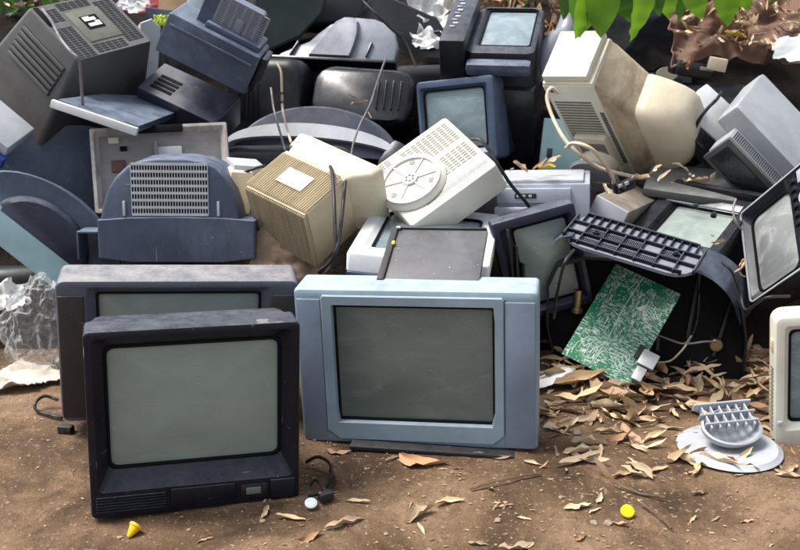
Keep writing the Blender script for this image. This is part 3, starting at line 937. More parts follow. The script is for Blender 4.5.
r, w, d, h = posed('television', 'navycrt', 'leaning navy framed television with pale green screen, left of the ribbed casing', 'television')
crt(r, w, h, d, (.022, .014, .02, .026), (.060, .026, .03, .042), M['navy_deep'], M['screen_light'], rec=.03, r_in=.012, cham=.006, bulge=.03,
    shell=[(d, w, h, .012, 0, h / 2), (d + .2, w * .6, h * .6, .03, 0, h * .5)])
for i in range(4): piece('torn_flap', M['black'], r, (-w / 2 + .035 + i * .012, -.012 - .006 * i, h * .68 - .03 * i), (.008, .02, h * .5 - .05 * i), .003, (0, RAD(8 + 3 * i), RAD(20)))

r, w, d, h = posed('computer_box', 'greypc', 'pale lilac grey computer box with a small port, littered with leaves, mid heap', 'computer box')
bm = NB(); box(bm, (0, d / 2, h / 2), (w, d, h), .006); finish(bm, 'casing', M['pale_blue'], r)
piece('top_tray', M['light_grey'], r, (-.01, d * .42, h + .004), (w * .93, d * .78, .014), .004)
piece('front_panel', M['pale_blue'], r, (-.03, -.006, h * .80), (w * .8, .016, h * .26), .004)
piece('front_panel', M['light_grey'], r, (-.04, -.010, h * .45), (w * .78, .03, h * .3), .005)
piece('port', M['slot_dark'], r, (-.055, -.0145, h * .80), (.068, .006, .016), .002)
for x in (-.078, -.06, -.04): piece('pin', M['tin'], r, (x, -.017, h * .80), (.010, .005, .008), .001)

r, w, d, h = posed('monitor', 'bluemon', 'blue grey monitor standing upright in front of the black upturned set', 'monitor')
crt(r, w, h, d * .5, (.014, .024, .03, .024), (.024, .038, .05, .036), M['blue_monitor'], M['screen_blue'], rec=.014, r_in=.016, r_out=.018, cham=.008, bulge=.014,
    shell=[(d * .5, w * .98, h * .98, .02, 0, h / 2), (d, w * .95, h * .94, .03, 0, h / 2), (d + .14, w * .6, h * .6, .03, 0, h / 2)], shmat=M['navy_deep'])

r, w, d, h = posed('television', 'uptv', 'black television tipped on its back with its screen facing up, beyond the blue grey monitor', 'television')
xf = Matrix.Translation((.045, .03, h)) @ FACE_UP
crt(r, w * .76, d * .9, h * .5, (.03, .02, .055, .01), (.042, .026, .075, .02), M['navy_black'], M['screen_blue'], rec=.010, r_in=.012, r_out=.03, cham=.02, bulge=.02, xf=xf)
bm = NB(); box(bm, (.03, d / 2, h * .35), (w * .9, d, h * .72), .04); finish(bm, 'rear_casing', M['black'], r)
piece('control_panel', M['navy_black'], r, (-w / 2 + .045, d * .46, h * .87), (.10, d * .9, .23), .02)
for i in range(9): piece('button', M['silver'] if i % 2 else M['dome_grey'], r, (-w / 2 + .03 + .008 * (i % 2), d * (.26 + .065 * i), h * .87 + .116), (.020, .013, .006), .002)
piece('lower_lip', M['navy'], r, (.045, .0, h * .90), (w * .70, .06, .05), .02)

# cream monitor lying on its side
r, w, d, h = posed('monitor', 'cream', 'stained cream monitor on its side with domed back and swivel foot, under the green leaves', 'monitor')
bm = NB(); box(bm, (0, d / 2, h / 2), (w, d, h), .006); finish(bm, 'bezel', M['off_white'], r)
piece('top_plate', M['off_white'], r, (-.005, d * .55, h + .018), (w * .88, d * .98, .034), .006)
piece('plate_foot', M['cream'], r, (0, d * .5, h + .002), (w * .98, d * .96, .012), .004)
bm = NB()
slots(bm, (-w * .05, -.0005, h * .60), (1, 0, 0), (0, 0, 1), w * .72, h * .5, 1, 18, 1, .5, .003)
o = finish(bm, 'vent_slots', M['slot_grey'], r, 0); o['kind'] = 'stuff'
bm = NB()
slots(bm, (w * .43, -.0005, h * .46), (1, 0, 0), (0, 0, 1), .016, h * .56, 1, 30, 1, .5, .003)
o = finish(bm, 'vent_slots', M['slot_dark'], r, 0); o['kind'] = 'stuff'
piece('socket', M['slot_dark'], r, (-w * .30, -.001, h * .96), (.026, .008, .016), .002)
piece('foot_bracket', M['cream'], r, (-.0, -.012, h * .30), (w * .66, .03, h * .42), .012)
piece('bracket_recess', M['slot_grey'], r, (-.0, -.026, h * .28), (w * .54, .006, h * .36), .01)
bm = NB(); disc(bm, (0, -.024, h * .25), .07, .05, 32, r2=.062, bev=.004, axis='Y'); finish(bm, 'swivel_foot', M['cream'], r)
bm = NB(); disc(bm, (-.012, -.074, h * .22), .095, .012, 36, r2=.09, bev=.004, axis='Y'); finish(bm, 'foot_disc', M['light_grey'], r)
def rx(x, y0, y1, z0, z1, rad): return [(x, z, y) for y, z in rr(y1 - y0, z1 - z0, rad, (y0 + y1) / 2, (z0 + z1) / 2, 5)]
bm = NB(); loft(bm, [(0, rx(w / 2 - .002, .004, d - .002, .006, h - .004, .01)), (0, rx(w / 2 + .010, .010, d, .01, h - .02, .012)), (0, rx(w / 2 + .088, .018, d * .98, .006, h * .69, .03))])
finish(bm, 'side_casing', M['cream_stained'], r)
prof = [(.087, .016, .99, .004, .695, .03), (.092, .010, 1.0, 0, .70, .035), (.120, .008, 1.0, .005, .69, .045), (.160, .010, 1.0, .025, .66, .055), (.198, .018, .99, .05, .62, .06), (.222, .03, .97, .08, .585, .06), (.236, .05, .93, .11, .545, .055), (.240, .07, .88, .14, .51, .045)]
bm = NB(); loft(bm, [(0, rx(w / 2 + a, y0, d * y1, z0, h * z1, q)) for a, y0, y1, z0, z1, q in prof], False, True)
finish(bm, 'rear_casing', M['cream'], r, 60)

r = thing('casing', at(567, 152, 3.75), (-10, 4, -8), 'pale teal panel with a small dark slot, in shade below the cream monitor', 'casing')
bm = NB(); box(bm, (0, .05, 0), (.2, .1, .24), .006); finish(bm, 'shell', M['teal'], r)
piece('slot', M['navy_deep'], r, (-.065, -.001, -.01), (.02, .006, .036), .002)

# grey brown box
r, w, d, h = posed('casing', 'brownbox', 'small grey and brown casing between the computer box and flat black monitor', 'casing')
bm = NB(); box(bm, (0, d / 2, h / 2), (w, d, h), .005); finish(bm, 'shell', simple('taupe', (.20, .17, .14), .6, 0, .4), r)
bm = NB(); box(bm, (0, -.006, h * .5), (w * .98, .014, h * .98), .003); finish(bm, 'end_cap', M['light_grey'], r)
r = thing('casing', at(692, 184, 3.35), (12, 4, -20), 'flat dark grey slab covered with dry leaves, behind the flat black monitor', 'casing')
bm = NB(); box(bm, (0, 0, 0), (.30, .24, .03), .008); finish(bm, 'shell', M['grey_tv'], r)

r, w, d, h = posed('monitor', 'flatmon', 'black framed monitor lying face up with pale green glass, behind the ribbed casing', 'monitor')
xf = Matrix.Translation((0, 0, h)) @ FACE_UP
crt(r, w, d, h, (.05, .028, .05, .055), (.062, .036, .066, .085), M['black'], M['screen_light'], rec=.018, r_in=.006, r_out=.012, cham=.006, bulge=.016, xf=xf)
piece('rear_rail', M['black'], r, (.02, d - .006, h + .012), (w * .98, .025, .03), .004)
piece('rear_rail', M['dome_grey'], r, (.0, d - .10, h - .001), (w * .8, .006, .006), .002)

# ------------------------------------------------------------ right side
r, w, d, h = posed('television', 'righttv', 'portable television tilted at the right margin with a dusty screen and button column', 'television')
crt(r, w, h, d, (.012, .222, .012, .012), (.028, .236, .030, .034), M['navy_black'], M['screen_dusty'], rec=.02, r_in=.03, r_out=.02, cham=.008, bulge=.025,
    shell=[(d, w, h, .02, 0, h / 2), (d + .15, w * .6, h * .6, .03, 0, h * .5)])
bm = NB()
o1 = rr(w - .012, h - .012, .018, 0, h / 2); o2 = rr(w - .02, h - .02, .014, 0, h / 2)
loft(bm, [(.003, o1), (-.004, o1), (-.004, o2), (.003, o2)]); finish(bm, 'trim', M['silver'], r)
piece('control_panel', M['navy_black'], r, (w / 2 - .115, -.001, h / 2), (.19, .010, h * .9), .004)
for i in range(6): piece('button', M['black'], r, (w / 2 - .195, -.007, h * (.86 - .085 * i)), (.022, .010, .014), .002)
bm = NB(); disc(bm, (w / 2 - .145, -.005, h * .62), .024, .012, 20, bev=.003, axis='Y'); finish(bm, 'knob', M['silver'], r)
piece('display', M['light_grey'], r, (w / 2 - .145, -.006, h * .86), (.05, .006, .04), .002)

p = gnd(786, 449)
r = thing('monitor', p, (1, -6, -6), 'beige computer monitor cut off by the right margin, standing in dry leaves', 'monitor')
w, h, d = .36, .365, .05
r.location = p + Vector((.165, .02, 0))
crt(r, w, h, d, (.022, .022, .05, .024), (.036, .036, .07, .04), M['off_white'], M['screen_blue'], rec=.016, r_in=.014, r_out=.016, cham=.008,
    shell=[(d, w * .98, h * .97, .02, 0, h / 2), (d + .05, w * .95, h * .95, .03, 0, h / 2), (d + .25, w * .6, h * .6, .04, 0, h * .45)], shmat=M['beige_light'])
bm = NB(); slots(bm, (-w / 2 - .0005, d * .6, h * .36), (0, -1, 0), (0, 0, 1), .02, h * .5, 1, 16, 1, .5, .003); o = finish(bm, 'vent_slots', M['slot_grey'], r, 0); o['kind'] = 'stuff'
piece('button', M['beige'], r, (-w / 2 - .001, d * .62, h * .77), (.006, .020, .03), .002)
piece('button', M['silver'], r, (-w / 2 + .012, -.002, h * .2), (.012, .006, .012), .002)

r, w, d, h = posed('monitor', 'whiteside', 'black backed monitor with a white side panel and cable across it, upper right', 'monitor')
bm = NB(); box(bm, (0, d / 2, h / 2), (w, d, h), .008); finish(bm, 'side_panel', M['white'], r)
bm = NB(); loft(bm, [(d - .004, rr(w * .98, h * .96, .01, 0, h / 2)), (d + .05, rr(w * 1.0, h * 1.1, .02, .01, h * .55)), (d + .22, rr(w * .85, h * .9, .03, .04, h * .8)), (d + .3, rr(w * .7, h * .7, .03, .05, h * .85))], False, True)
finish(bm, 'rear_casing', M['navy_black'], r)
piece('underside', M['black'], r, (.01, d * .6, -.03), (w * .9, d * 1.1, .06), .006)
piece('handle', M['black'], r, (-w * .25, d + .05, h + .05), (.06, .05, .03), .006)

r, w, d, h = posed('monitor', 'greybody', 'light grey monitor with perforated top rail tipped on its face, at the right margin', 'monitor')
zb = h - .05
bm = NB(); box(bm, (0, d / 2, zb), (w * 1.02, d, .10), .014); finish(bm, 'rear_casing', M['light_grey'], r)
bm = NB(); box(bm, (.035, -.030, h - .105), (w * .88, .062, .10), .006); finish(bm, 'rail', M['light_grey'], r)
bm = NB(); slots(bm, (.035, -.032, h - .0545), (1, 0, 0), (0, 1, 0), w * .80, .044, 28, 6, .55, .5, .003); o = finish(bm, 'vent_slots', M['slot_dark'], r, 0); o['kind'] = 'stuff'
bm = NB(); box(bm, (.035, -.069, h - .112), (w * .86, .018, .125), .005); finish(bm, 'bezel', M['grey_tv'], r)
bm = NB(); box(bm, (.035, -.079, h - .116), (w * .74, .006, .09), .002); finish(bm, 'screen', M['screen_black'], r)

# hollow chassis with the ribbed vent panel
r = thing('television_casing', (.745, 2.80, 0), (0, 0, -9), 'hollow black television back with a ribbed vent panel on top, open towards the front', 'television casing')
wall = [(-.27, 0), (-.305, .14), (-.31, .27), (-.285, .335), (-.2, .365), (0, .36), (.14, .34), (.21, .30), (.262, .23), (.285, .13), (.285, 0)]
wl = []
for i in range(len(wall) - 1):
    for t in range(4): wl.append((wall[i][0] + (wall[i + 1][0] - wall[i][0]) * t / 4, wall[i][1] + (wall[i + 1][1] - wall[i][1]) * t / 4))
wl.append(wall[-1])
bm = NB()
ring = wl + [(x * .975, z * .975) for x, z in wl[::-1]]
loft(bm, [(0, ring), (.42, ring)], True, True)
finish(bm, 'shell', M['black_fill'], r, 40)
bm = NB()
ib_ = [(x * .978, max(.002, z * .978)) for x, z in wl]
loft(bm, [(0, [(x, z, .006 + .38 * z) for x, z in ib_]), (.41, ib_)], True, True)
finish(bm, 'shade_infill', M['void'], r, 40)  # solid near-black infill stands in for the shaded hollow inside
for x, z, a in ((-.12, .17, 0), (.03, .16, 0), (.13, .20, .15), (.22, .15, .3)): piece('ridge', M['black_fill'], r, (x, .004 + .38 * z, z), (.012, .03, .20), .004, (-.36, a, 0))
piece('floor_plate', M['black_matt'], r, (0, .07, .006), (.50, .10, .010), .002)
RWI = (Matrix.Translation(r.location) @ r.rotation_euler.to_matrix().to_4x4()).inverted()
def wing(front, back, name):
    bm = NB()
    a = [bm.verts.new(RWI @ p) for p in spline(front, 4)]; b_ = [bm.verts.new(RWI @ p) for p in spline(back, 4)]
    for i in range(len(a) - 1): bm.faces.new((a[i], a[i + 1], b_[i + 1], b_[i]))
    bmesh.ops.solidify(bm, geom=bm.faces[:], thickness=.006)
    return finish(bm, name, M['navy'], r, 50)
wing([at(690, 270, 2.66), at(712, 280, 2.66), at(730, 298, 2.68), at(740, 325, 2.72)], [at(704, 247, 2.90), at(728, 258, 2.92), at(744, 276, 2.95), at(751, 312, 2.97)], 'wing')
wing([at(550, 246, 2.74), at(560, 238, 2.72), at(572, 236, 2.70)], [at(556, 234, 2.95), at(570, 226, 2.93), at(585, 217, 2.92)], 'wing')
l2, e2, d2 = P['ribpanel']
w, d, h = d2
vp = bpy.data.meshes.new('tmp')
bm = NB()
oo = [(x, .0, y) for x, y in rr(w, d, .07, 0, d / 2)]
loft(bm, [(0, oo), (0, [(p_[0], .010, p_[2]) for p_ in oo])], True, True)
vp = finish(bm, 'vent_panel', M['rib_grey'], r); child_at(vp, r, l2, e2)
def rib(x, y, lx, ly, hh=.016, zz=.014):
    q = NB(); box(q, (0, 0, 0), (lx, ly, hh), .0015, seg=1)
    o_ = finish(q, 'rib', M['navy_black'], vp); o_.location = (x, y, zz)
for y in (.012, d * .33, d * .62, d - .012): rib(0, y, w * (.96 if .05 < y < d - .05 else .84), .006)
rib(0, d * .92, w * .86, .005)
for s in (-1, 1): rib(s * (w / 2 - .004), d / 2, .006, d * .68)
for i in range(15): rib(-w * .43 + w * .86 * i / 14, d * .79, .004, d * .33, .013)
for i in range(6): rib(-w * .36 + w * .72 * i / 5, d * .32, .005, d * .58, .013)
q = NB()
for i in range(5):
    for y in (d * .18, d * .475):
        if (i + (y > d * .3)) % 5 != 4: slots(q, (-w * .288 + w * .144 * i, y, .0105), (1, 0, 0), (0, 1, 0), w * .115, d * .2, 9, 4, .45, .8, .003)
q = finish(q, 'vent_slots', M['void'], vp, 0); q['kind'] = 'stuff'
for x, y in ((-.11, .08), (.12, .09), (-.13, .34), (.09, .35), (.15, .33)):
    q = NB(); disc(q, (x, y, .009), .009, .010, 12); disc(q, (x, y, .019), .005, .004, 8); finish(q, 'screw_post', M['black'], vp)
bm = NB(); disc(bm, (-.215, .03, .19), .013, .06, 16); disc(bm, (-.215, .03, .18), .019, .012, 16); finish(bm, 'capacitor', M['brass'], r)
bm = NB(); disc(bm, (.20, .06, .10), .02, .045, 18, bev=.003, axis='Y'); finish(bm, 'capacitor', M['brass'], r)
bm = NB(); tube(bm, spline([(-.0, .0, .14), (.05, -.01, .125), (.10, -.02, .115), (.12, -.02, .14), (.11, -.03, .12), (.16, -.02, .125), (.2, .0, .12)]), .003)
finish(bm, 'wire', M['cable_grey'], r)
bm = NB(); tube(bm, spline([(.115, -.02, .125), (.09, -.03, .09), (.06, -.03, .06), (.01, -.02, .05)]), .003); finish(bm, 'wire', M['cable_beige'], r)
bm = NB(); tube(bm, spline([(.13, .0, .33), (.135, -.01, .2), (.12, -.01, .12)]), .0025); finish(bm, 'wire', M['cable_black'], r)


def pcb_mat():
    m, nt, b, vec = base_mat('circuit_board')
    L = nt.links.new
    v = nt.nodes.new('ShaderNodeTexVoronoi'); v.distance = 'CHEBYCHEV'
    v.inputs['Scale'].default_value = 26
    L(vec, v.inputs['Vector'])
    sep = nt.nodes.new('ShaderNodeSeparateColor'); L(v.outputs['Color'], sep.inputs[0])
    hor = ramp(nt, noise_tex(nt, mapping(nt, vec, (45, 1, 240)), 1, 3, .7), [(.52, 0.0), (.54, 1.0)])
    ver = ramp(nt, noise_tex(nt, mapping(nt, vec, (240, 1, 45)), 1, 3, .7), [(.52, 0.0), (.54, 1.0)])
    pick = ramp(nt, sep.outputs[0], [(.49, 0.0), (.51, 1.0)])
    mx = nt.nodes.new('ShaderNodeMix'); L(pick, mx.inputs[0]); L(hor, mx.inputs[2]); L(ver, mx.inputs[3])
    dense = ramp(nt, sep.outputs[1], [(.16, 0.0), (.2, 1.0)])
    f = mth(nt, 'MULTIPLY', mx.outputs[0], dense)
    v2 = nt.nodes.new('ShaderNodeTexVoronoi'); v2.inputs['Scale'].default_value = 110
    L(vec, v2.inputs['Vector'])
    dots = ramp(nt, v2.outputs['Distance'], [(.25, 1.0), (.30, 0.0)])
    f = mth(nt, 'MAXIMUM', f, mth(nt, 'MULTIPLY', dots, .55))
    c = mixc(nt, f, (.006, .14, .058), (.42, .49, .46))
    n2 = ramp(nt, noise_tex(nt, vec, 230, 2, .5), [(.63, 0.0), (.66, 1.0)])
    c = mixc(nt, mth(nt, 'MULTIPLY', n2, .7), c, (.012, .04, .025))
    L(c, b.inputs['Base Color'])
    b.inputs['Roughness'].default_value = .4
    bp = nt.nodes.new('ShaderNodeBump'); bp.inputs['Strength'].default_value = .5; bp.inputs['Distance'].default_value = .001
    L(f, bp.inputs['Height']); L(bp.outputs[0], b.inputs['Normal'])
    return m


r, w, d, h = posed('circuit_board', 'board', 'green printed circuit board with pale traces, leaning against the hollow black casing', 'circuit board')
bm = NB(); box(bm, (0, .0015, h / 2), (w, .003, h), 0); finish(bm, 'board', pcb_mat(), r)
tm = simple('trace_pale', (.55, .62, .58), .4)
bm = NB()
def trace(pts, rad=.0016): tube(bm, [(x, -.0006, z) for x, z in pts], rad, 4)
for i in range(6):
    o_ = i * .009
    trace([(.018 + o_ * .3, .205 + o_), (.012 + o_ * .4, .235), (.035, .262 - o_ * .5), (.062 - o_ * .3, .258 - o_), (.085 - o_ * .6, .235 - o_ * .4), (.083 - o_ * .7, .21), (.06 - o_ * .3, .19 + o_)])
trace([(-.015, h * .98), (-.02, .22), (-.012, .1), (-.02, .01)], .0012)
for i in range(7): trace([(-.085 + .012 * i, .03 + .01 * (i % 3)), (-.085 + .012 * i, .05 + .02 * (i % 2)), (-.075 + .012 * i, .07 + .02 * (i % 2))])
for i in range(5): trace([(.02, .05 + i * .011), (.04 + .006 * i, .052 + i * .011), (.055 + .004 * i, .035 + i * .011), (.085, .035 + i * .011)])
finish(bm, 'traces', tm, r)
bm = NB()
rq = random.Random(3)
for i in range(150):
    c_ = Vector((rq.choice((-.09, -.07, -.045, -.03, .0, .03, .055, .08)) + rq.uniform(-.006, .006), -.001, rq.uniform(.01, h - .01)))
    vs = bmesh.ops.create_icosphere(bm, subdivisions=1, radius=rq.uniform(.0014, .0028))['verts']
    bmesh.ops.translate(bm, vec=c_, verts=vs)
o = finish(bm, 'solder_joints', M['tin'], r); o['kind'] = 'stuff'
piece('connector', M['tin'], r, (w / 2 + .012, -.006, h * .30), (.05, .012, .05), .003)
piece('connector', M['slot_dark'], r, (w / 2 - .02, -.005, h * .33), (.02, .008, .045), .002)
piece('heat_sink', M['tin'], r, (w / 2 + .008, -.004, h * .15), (.03, .008, .045), .003)

# stand
p = gnd(729, 449)
r = thing('monitor_stand', p, (0, 0, 8), 'blue grey round monitor foot with its ribbed swivel cup, on the dirt at right', 'monitor stand')
bm = NB(); disc(bm, (0, 0, .002), .132, .012, 48, r2=.122, bev=.003); finish(bm, 'base_disc', M['grey_blue_stand'], r)
cup = NB()
rings = []
for t in range(7):
    a = RAD(90 * t / 6)
    rings.append((0, [(.082 * math.sin(a) * math.cos(2 * math.pi * i / 32), .05 - .045 * math.cos(a), .060 * math.sin(a) * math.sin(2 * math.pi * i / 32)) for i in range(32)]) if t else (0, [(.004 * math.cos(2 * math.pi * i / 32), .005, .004 * math.sin(2 * math.pi * i / 32)) for i in range(32)]))
inner = [(0, [(x * .92, z * .92 + .006, y * .92) for x, z, y in rg[1]]) for rg in rings[::-1]]
loft(cup, rings + inner, True, True)
cp = finish(cup, 'swivel_cup', M['grey_blue_stand'], r, 40)
cp.location = (.0, .02, .018); cp.rotation_euler = (RAD(24), 0, RAD(4))
def srib(c, s, rot=None):
    q = NB(); box(q, (0, 0, 0), s, .0015, seg=1); o_ = finish(q, 'rib', M['grey_blue_stand'], cp); o_.location = c
    if rot: o_.rotation_euler = rot
for i in range(6): srib((-.06 + .024 * i, .03, .052), (.0045, .075, .02))
srib((0, .006, .054), (.15, .005, .022)); srib((0, .036, .054), (.155, .005, .022)); srib((0, .068, .056), (.16, .006, .024))

# black set behind the cream monitor
r = thing('television', at(640, 100, 4.35), (-6, 0, 6), 'large black television facing front, half hidden behind the cream monitor', 'television')
crt(r, .46, .5, .1, (.05, .05, .09, .04), (.07, .07, .12, .06), M['black'], M['screen_black'], rec=.02, r_in=.02,
    shell=[(.1, .45, .49, .02, 0, .25), (.4, .3, .3, .03, 0, .25)])
bm = NB(); disc(bm, (.115, -.001, .11), .048, .006, 28, axis='Y'); o = finish(bm, 'speaker_cone', M['beige_light'], r)
o.scale = (1, 1, .62); o.location = (0, 0, .042)


# ------------------------------------------------------------ black casings, most of them added to darken the gaps
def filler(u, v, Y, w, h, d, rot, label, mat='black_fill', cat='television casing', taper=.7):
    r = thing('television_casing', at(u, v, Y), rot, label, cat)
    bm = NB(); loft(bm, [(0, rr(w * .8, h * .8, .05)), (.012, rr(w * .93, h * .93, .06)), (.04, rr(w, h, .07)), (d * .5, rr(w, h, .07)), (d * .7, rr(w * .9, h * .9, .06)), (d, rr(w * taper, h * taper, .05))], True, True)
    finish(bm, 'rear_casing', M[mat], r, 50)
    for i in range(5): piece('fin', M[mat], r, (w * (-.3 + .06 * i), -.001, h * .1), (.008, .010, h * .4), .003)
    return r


filler(122, 96, 3.95, .36, .40, .3, (-10, 0, 10), 'black casing added to darken the gap under the louvred grey television')
filler(262, 110, 4.1, .34, .42, .3, (-8, 0, -10), 'black casing added to darken the gap right of the tilted navy set')
filler(425, 120, 4.25, .34, .46, .3, (-8, 0, 12), 'black casing added to darken the gap left of the blue grey monitor')
filler(530, 200, 4.2, .3, .62, .3, (-8, 0, 0), 'black casing added to darken the gap left of the cream monitor', 'gloss_black')
filler(700, 128, 3.95, .42, .36, .3, (-12, 0, -6), 'black casing added to darken the gap right of the cream monitor')
filler(600, 285, 3.35, .5, .36, .2, (-6, 0, 0), 'black casing added to darken the gap behind the hollow ribbed casing')
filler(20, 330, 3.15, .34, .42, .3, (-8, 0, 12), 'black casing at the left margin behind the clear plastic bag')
filler(285, 190, 3.5, .5, .3, .2, (-6, 0, 0), 'black casing added to darken the gap behind the beige ribbed monitor')
filler(470, 230, 3.3, .3, .28, .2, (-6, 0, 0), 'black casing added to darken the gap behind the slate panel')
filler(745, 140, 3.85, .34, .34, .25, (-20, 10, 14), 'black casing added to darken the gap between the white sided and light grey monitors')
filler(800, 240, 3.45, .4, .4, .25, (-10, 0, -10), 'black casing added to darken the gap behind the portable television at the right margin')
filler(455, 20, 5.0, .5, .2, .25, (-20, 0, 0), 'black casing added as dark fill on top of the heap beyond the black upturned set')
filler(310, -6, 4.9, .6, .3, .25, (-20, 0, 0), 'black casing added as dark fill at the top edge beyond the dark green casing')
filler(215, 230, 3.35, .4, .3, .2, (-5, 0, 0), 'black casing added to darken the gap left of the beige ribbed monitor', 'black_matt')

r = thing('casing', at(245, 168, 3.12), (0, 8, 20), 'grey casing corner with a black strap, left of the beige ribbed monitor', 'casing')
bm = NB(); box(bm, (0, 0, 0), (.10, .14, .04), .005); finish(bm, 'shell', M['light_grey'], r)
bm = NB(); box(bm, (-.03, -.06, -.06), (.07, .1, .13), .005); finish(bm, 'lower_body', M['beige_light'], r)


# ------------------------------------------------------------ crumpled sheets, bags
def crumple(name, mat, loc, size, rot, label, cat, amp=.3, n=22, fq=3.0, seed=0, thick=.0015, outline=None):
    bm = NB()
    g = []
    for j in range(n + 1):
        row = []
        for i in range(n + 1):
            u, v = i / n - .5, j / n - .5
            p = Vector((u * fq * 2, v * fq * 2, seed * 3.7))
            z = amp * (abs(noise.noise(p)) * 1.3 + .5 * abs(noise.noise(p * 2.3)) + .22 * noise.noise(p * 5.1))
            e = 1 + .22 * noise.noise(Vector((math.atan2(v, u) * 2, seed, 5)))
            row.append(bm.verts.new((u * size[0] * e, v * size[1] * e, z * min(size))))
        g.append(row)
    for j in range(n):
        for i in range(n):
            u, v = (i + .5) / n - .5, (j + .5) / n - .5
            rad = math.hypot(u, v)
            if outline and rad > .5 * (1 + .35 * noise.noise(Vector((math.atan2(v, u) * 1.5, seed * 2.2, 1)))): continue
            bm.faces.new((g[j][i], g[j][i + 1], g[j + 1][i + 1], g[j + 1][i]))
    bmesh.ops.delete(bm, geom=[v for v in bm.verts if not v.link_faces], context='VERTS')
    geo = bmesh.ops.solidify(bm, geom=bm.faces[:], thickness=thick)
    o = finish(bm, name, mat, None, 22 if n < 15 else 50)
    o.location = loc; o.rotation_euler = Euler([RAD(a) for a in rot])
    return tag(o, label, cat)


crumple('paper', M['paper'], at(433, 16, 4.75), (.30, .26), (52, 10, 10), 'crumpled white paper at the top edge beyond the angular black casing', 'paper', .34, n=13, seed=1, fq=1.6, outline=1)
crumple('paper', M['paper'], at(428, 42, 4.6), (.16, .10), (40, -10, 30), 'small torn white paper just below the crumpled sheet, left of upturned set', 'paper', .35, n=10, seed=2, fq=1.6, outline=1)
crumple('cardboard', M['cardboard'], at(288, 264, 2.93), (.22, .22), (62, 20, 0), 'torn brown cardboard tucked under the beige ribbed monitor', 'cardboard', .12, seed=3, fq=1.5, thick=.003)
crumple('paper', M['paper_dirty'], gnd(22, 382) + Vector((0, 0, .012)), (.24, .15), (4, 0, 10), 'dirty torn pale sheet flat on the dirt beside the plastic bag', 'paper', .16, seed=4, fq=1.6, outline=1, thick=.003)
crumple('paper', M['paper'], at(8, 300, 2.88), (.12, .10), (40, 0, 20), 'grey white scrap left of the clear plastic bag', 'paper', .45, n=11, seed=5, fq=1.6, outline=1)
crumple('paper', M['paper'], gnd(552, 388) + Vector((0, 0, .03)), (.16, .05), (10, -8, 24), 'folded white paper among dry leaves beside the blue grey set', 'paper', .15, seed=6, fq=1.2)
crumple('leather_sheet', M['leather'], at(707, 38, 4.15), (.34, .30), (48, 4, 8), 'crumpled brown leather sheet left of the larger fold, upper right', 'leather sheet', .38, seed=7, n=40, fq=.8, thick=.006)
crumple('leather_sheet', M['leather'], at(770, 26, 4.3), (.40, .34), (52, 14, -18), 'large folded brown leather sheet at the top right corner', 'leather sheet', .36, seed=8, n=40, fq=.6, thick=.006)
crumple('leather_sheet', M['leather'], at(726, 8, 4.6), (.40, .25), (58, 0, 0), 'dark brown leather scrap behind the two crumpled leather sheets', 'leather sheet', .4, seed=9, n=30, fq=.7, thick=.005)
crumple('plastic_sheet', M['light_grey'], at(797, 48, 3.95), (.18, .13), (50, -10, -20), 'white plastic scrap under the brown leather at the right margin', 'plastic sheet', .10, n=22, seed=10, fq=.5, outline=1)
crumple('plastic_sheet', M['label_white'], at(133, 4, 4.45), (.14, .10), (50, 0, 10), 'white crumpled scrap beside the maroon folder at the top edge', 'plastic sheet', .4, n=11, seed=11, fq=1.5, outline=1)
crumple('cloth', M['maroon'], at(141, 2, 4.55), (.16, .14), (50, 8, 0), 'maroon folder scrap at the top edge beside the brown carton', 'cloth', .15, seed=12, fq=1.1)
crumple('plastic_sheet', M['lime'], at(163, 21, 4.0), (.07, .05), (50, 0, 10), 'lime green scrap between the white casing edge and tilted navy set', 'plastic sheet', .3, seed=13)

r = thing('carton', at(173, 2, 4.5), (-6, 6, -8), 'brown cardboard carton in a navy tray at the top edge', 'carton')
bm = NB(); box(bm, (0, .08, .02), (.14, .14, .16), .004); finish(bm, 'body', M['tan'], r)
bm = NB(); box(bm, (.0, .0, -.06), (.24, .02, .05), .004); finish(bm, 'tray_rim', M['navy'], r)
r = thing('casing', at(193, 10, 4.1), (-14, 22, 8), 'pale blue casing strip behind the tilted navy set at the top edge', 'casing')
bm = NB(); box(bm, (0, 0, 0), (.06, .05, .24), .006); finish(bm, 'shell', M['pale_blue'], r)
bm = NB(); disc(bm, (.025, -.03, -.06), .035, .02, 20, axis='Y'); finish(bm, 'round_cap', M['white'], r)

bm = NB()
tube(bm, spline([at(585, -12, 4.2), at(574, 10, 4.15), at(566, 34, 4.1), at(552, 46, 4.05), at(546, 62, 4.0), at(544, 84, 3.98)], 5), .045, 12)
for v in bm.verts: v.co += Vector((1, 1, 1)) * .012 * noise.noise(v.co * 20)
tag(finish(bm, 'hose', M['dome_grey'], None, 60), 'bent pale grey hose hanging left of the cream monitor', 'hose')

r = thing('casing', at(690, 69, 4.05), (0, 10, 10), 'small black glossy casing with a silver edge, below the brown leather', 'casing')
bm = NB(); box(bm, (0, 0, 0), (.15, .1, .06), .015); finish(bm, 'shell', M['black'], r)
piece('trim', M['silver'], r, (.045, -.052, .012), (.06, .006, .014), .002)
r = thing('carton', at(717, 64, 4.0), (0, 10, -10), 'tiny cream carton between the black casing and white sided monitor', 'carton')
bm = NB(); box(bm, (0, 0, 0), (.07, .06, .05), .004); finish(bm, 'body', M['beige_light'], r)


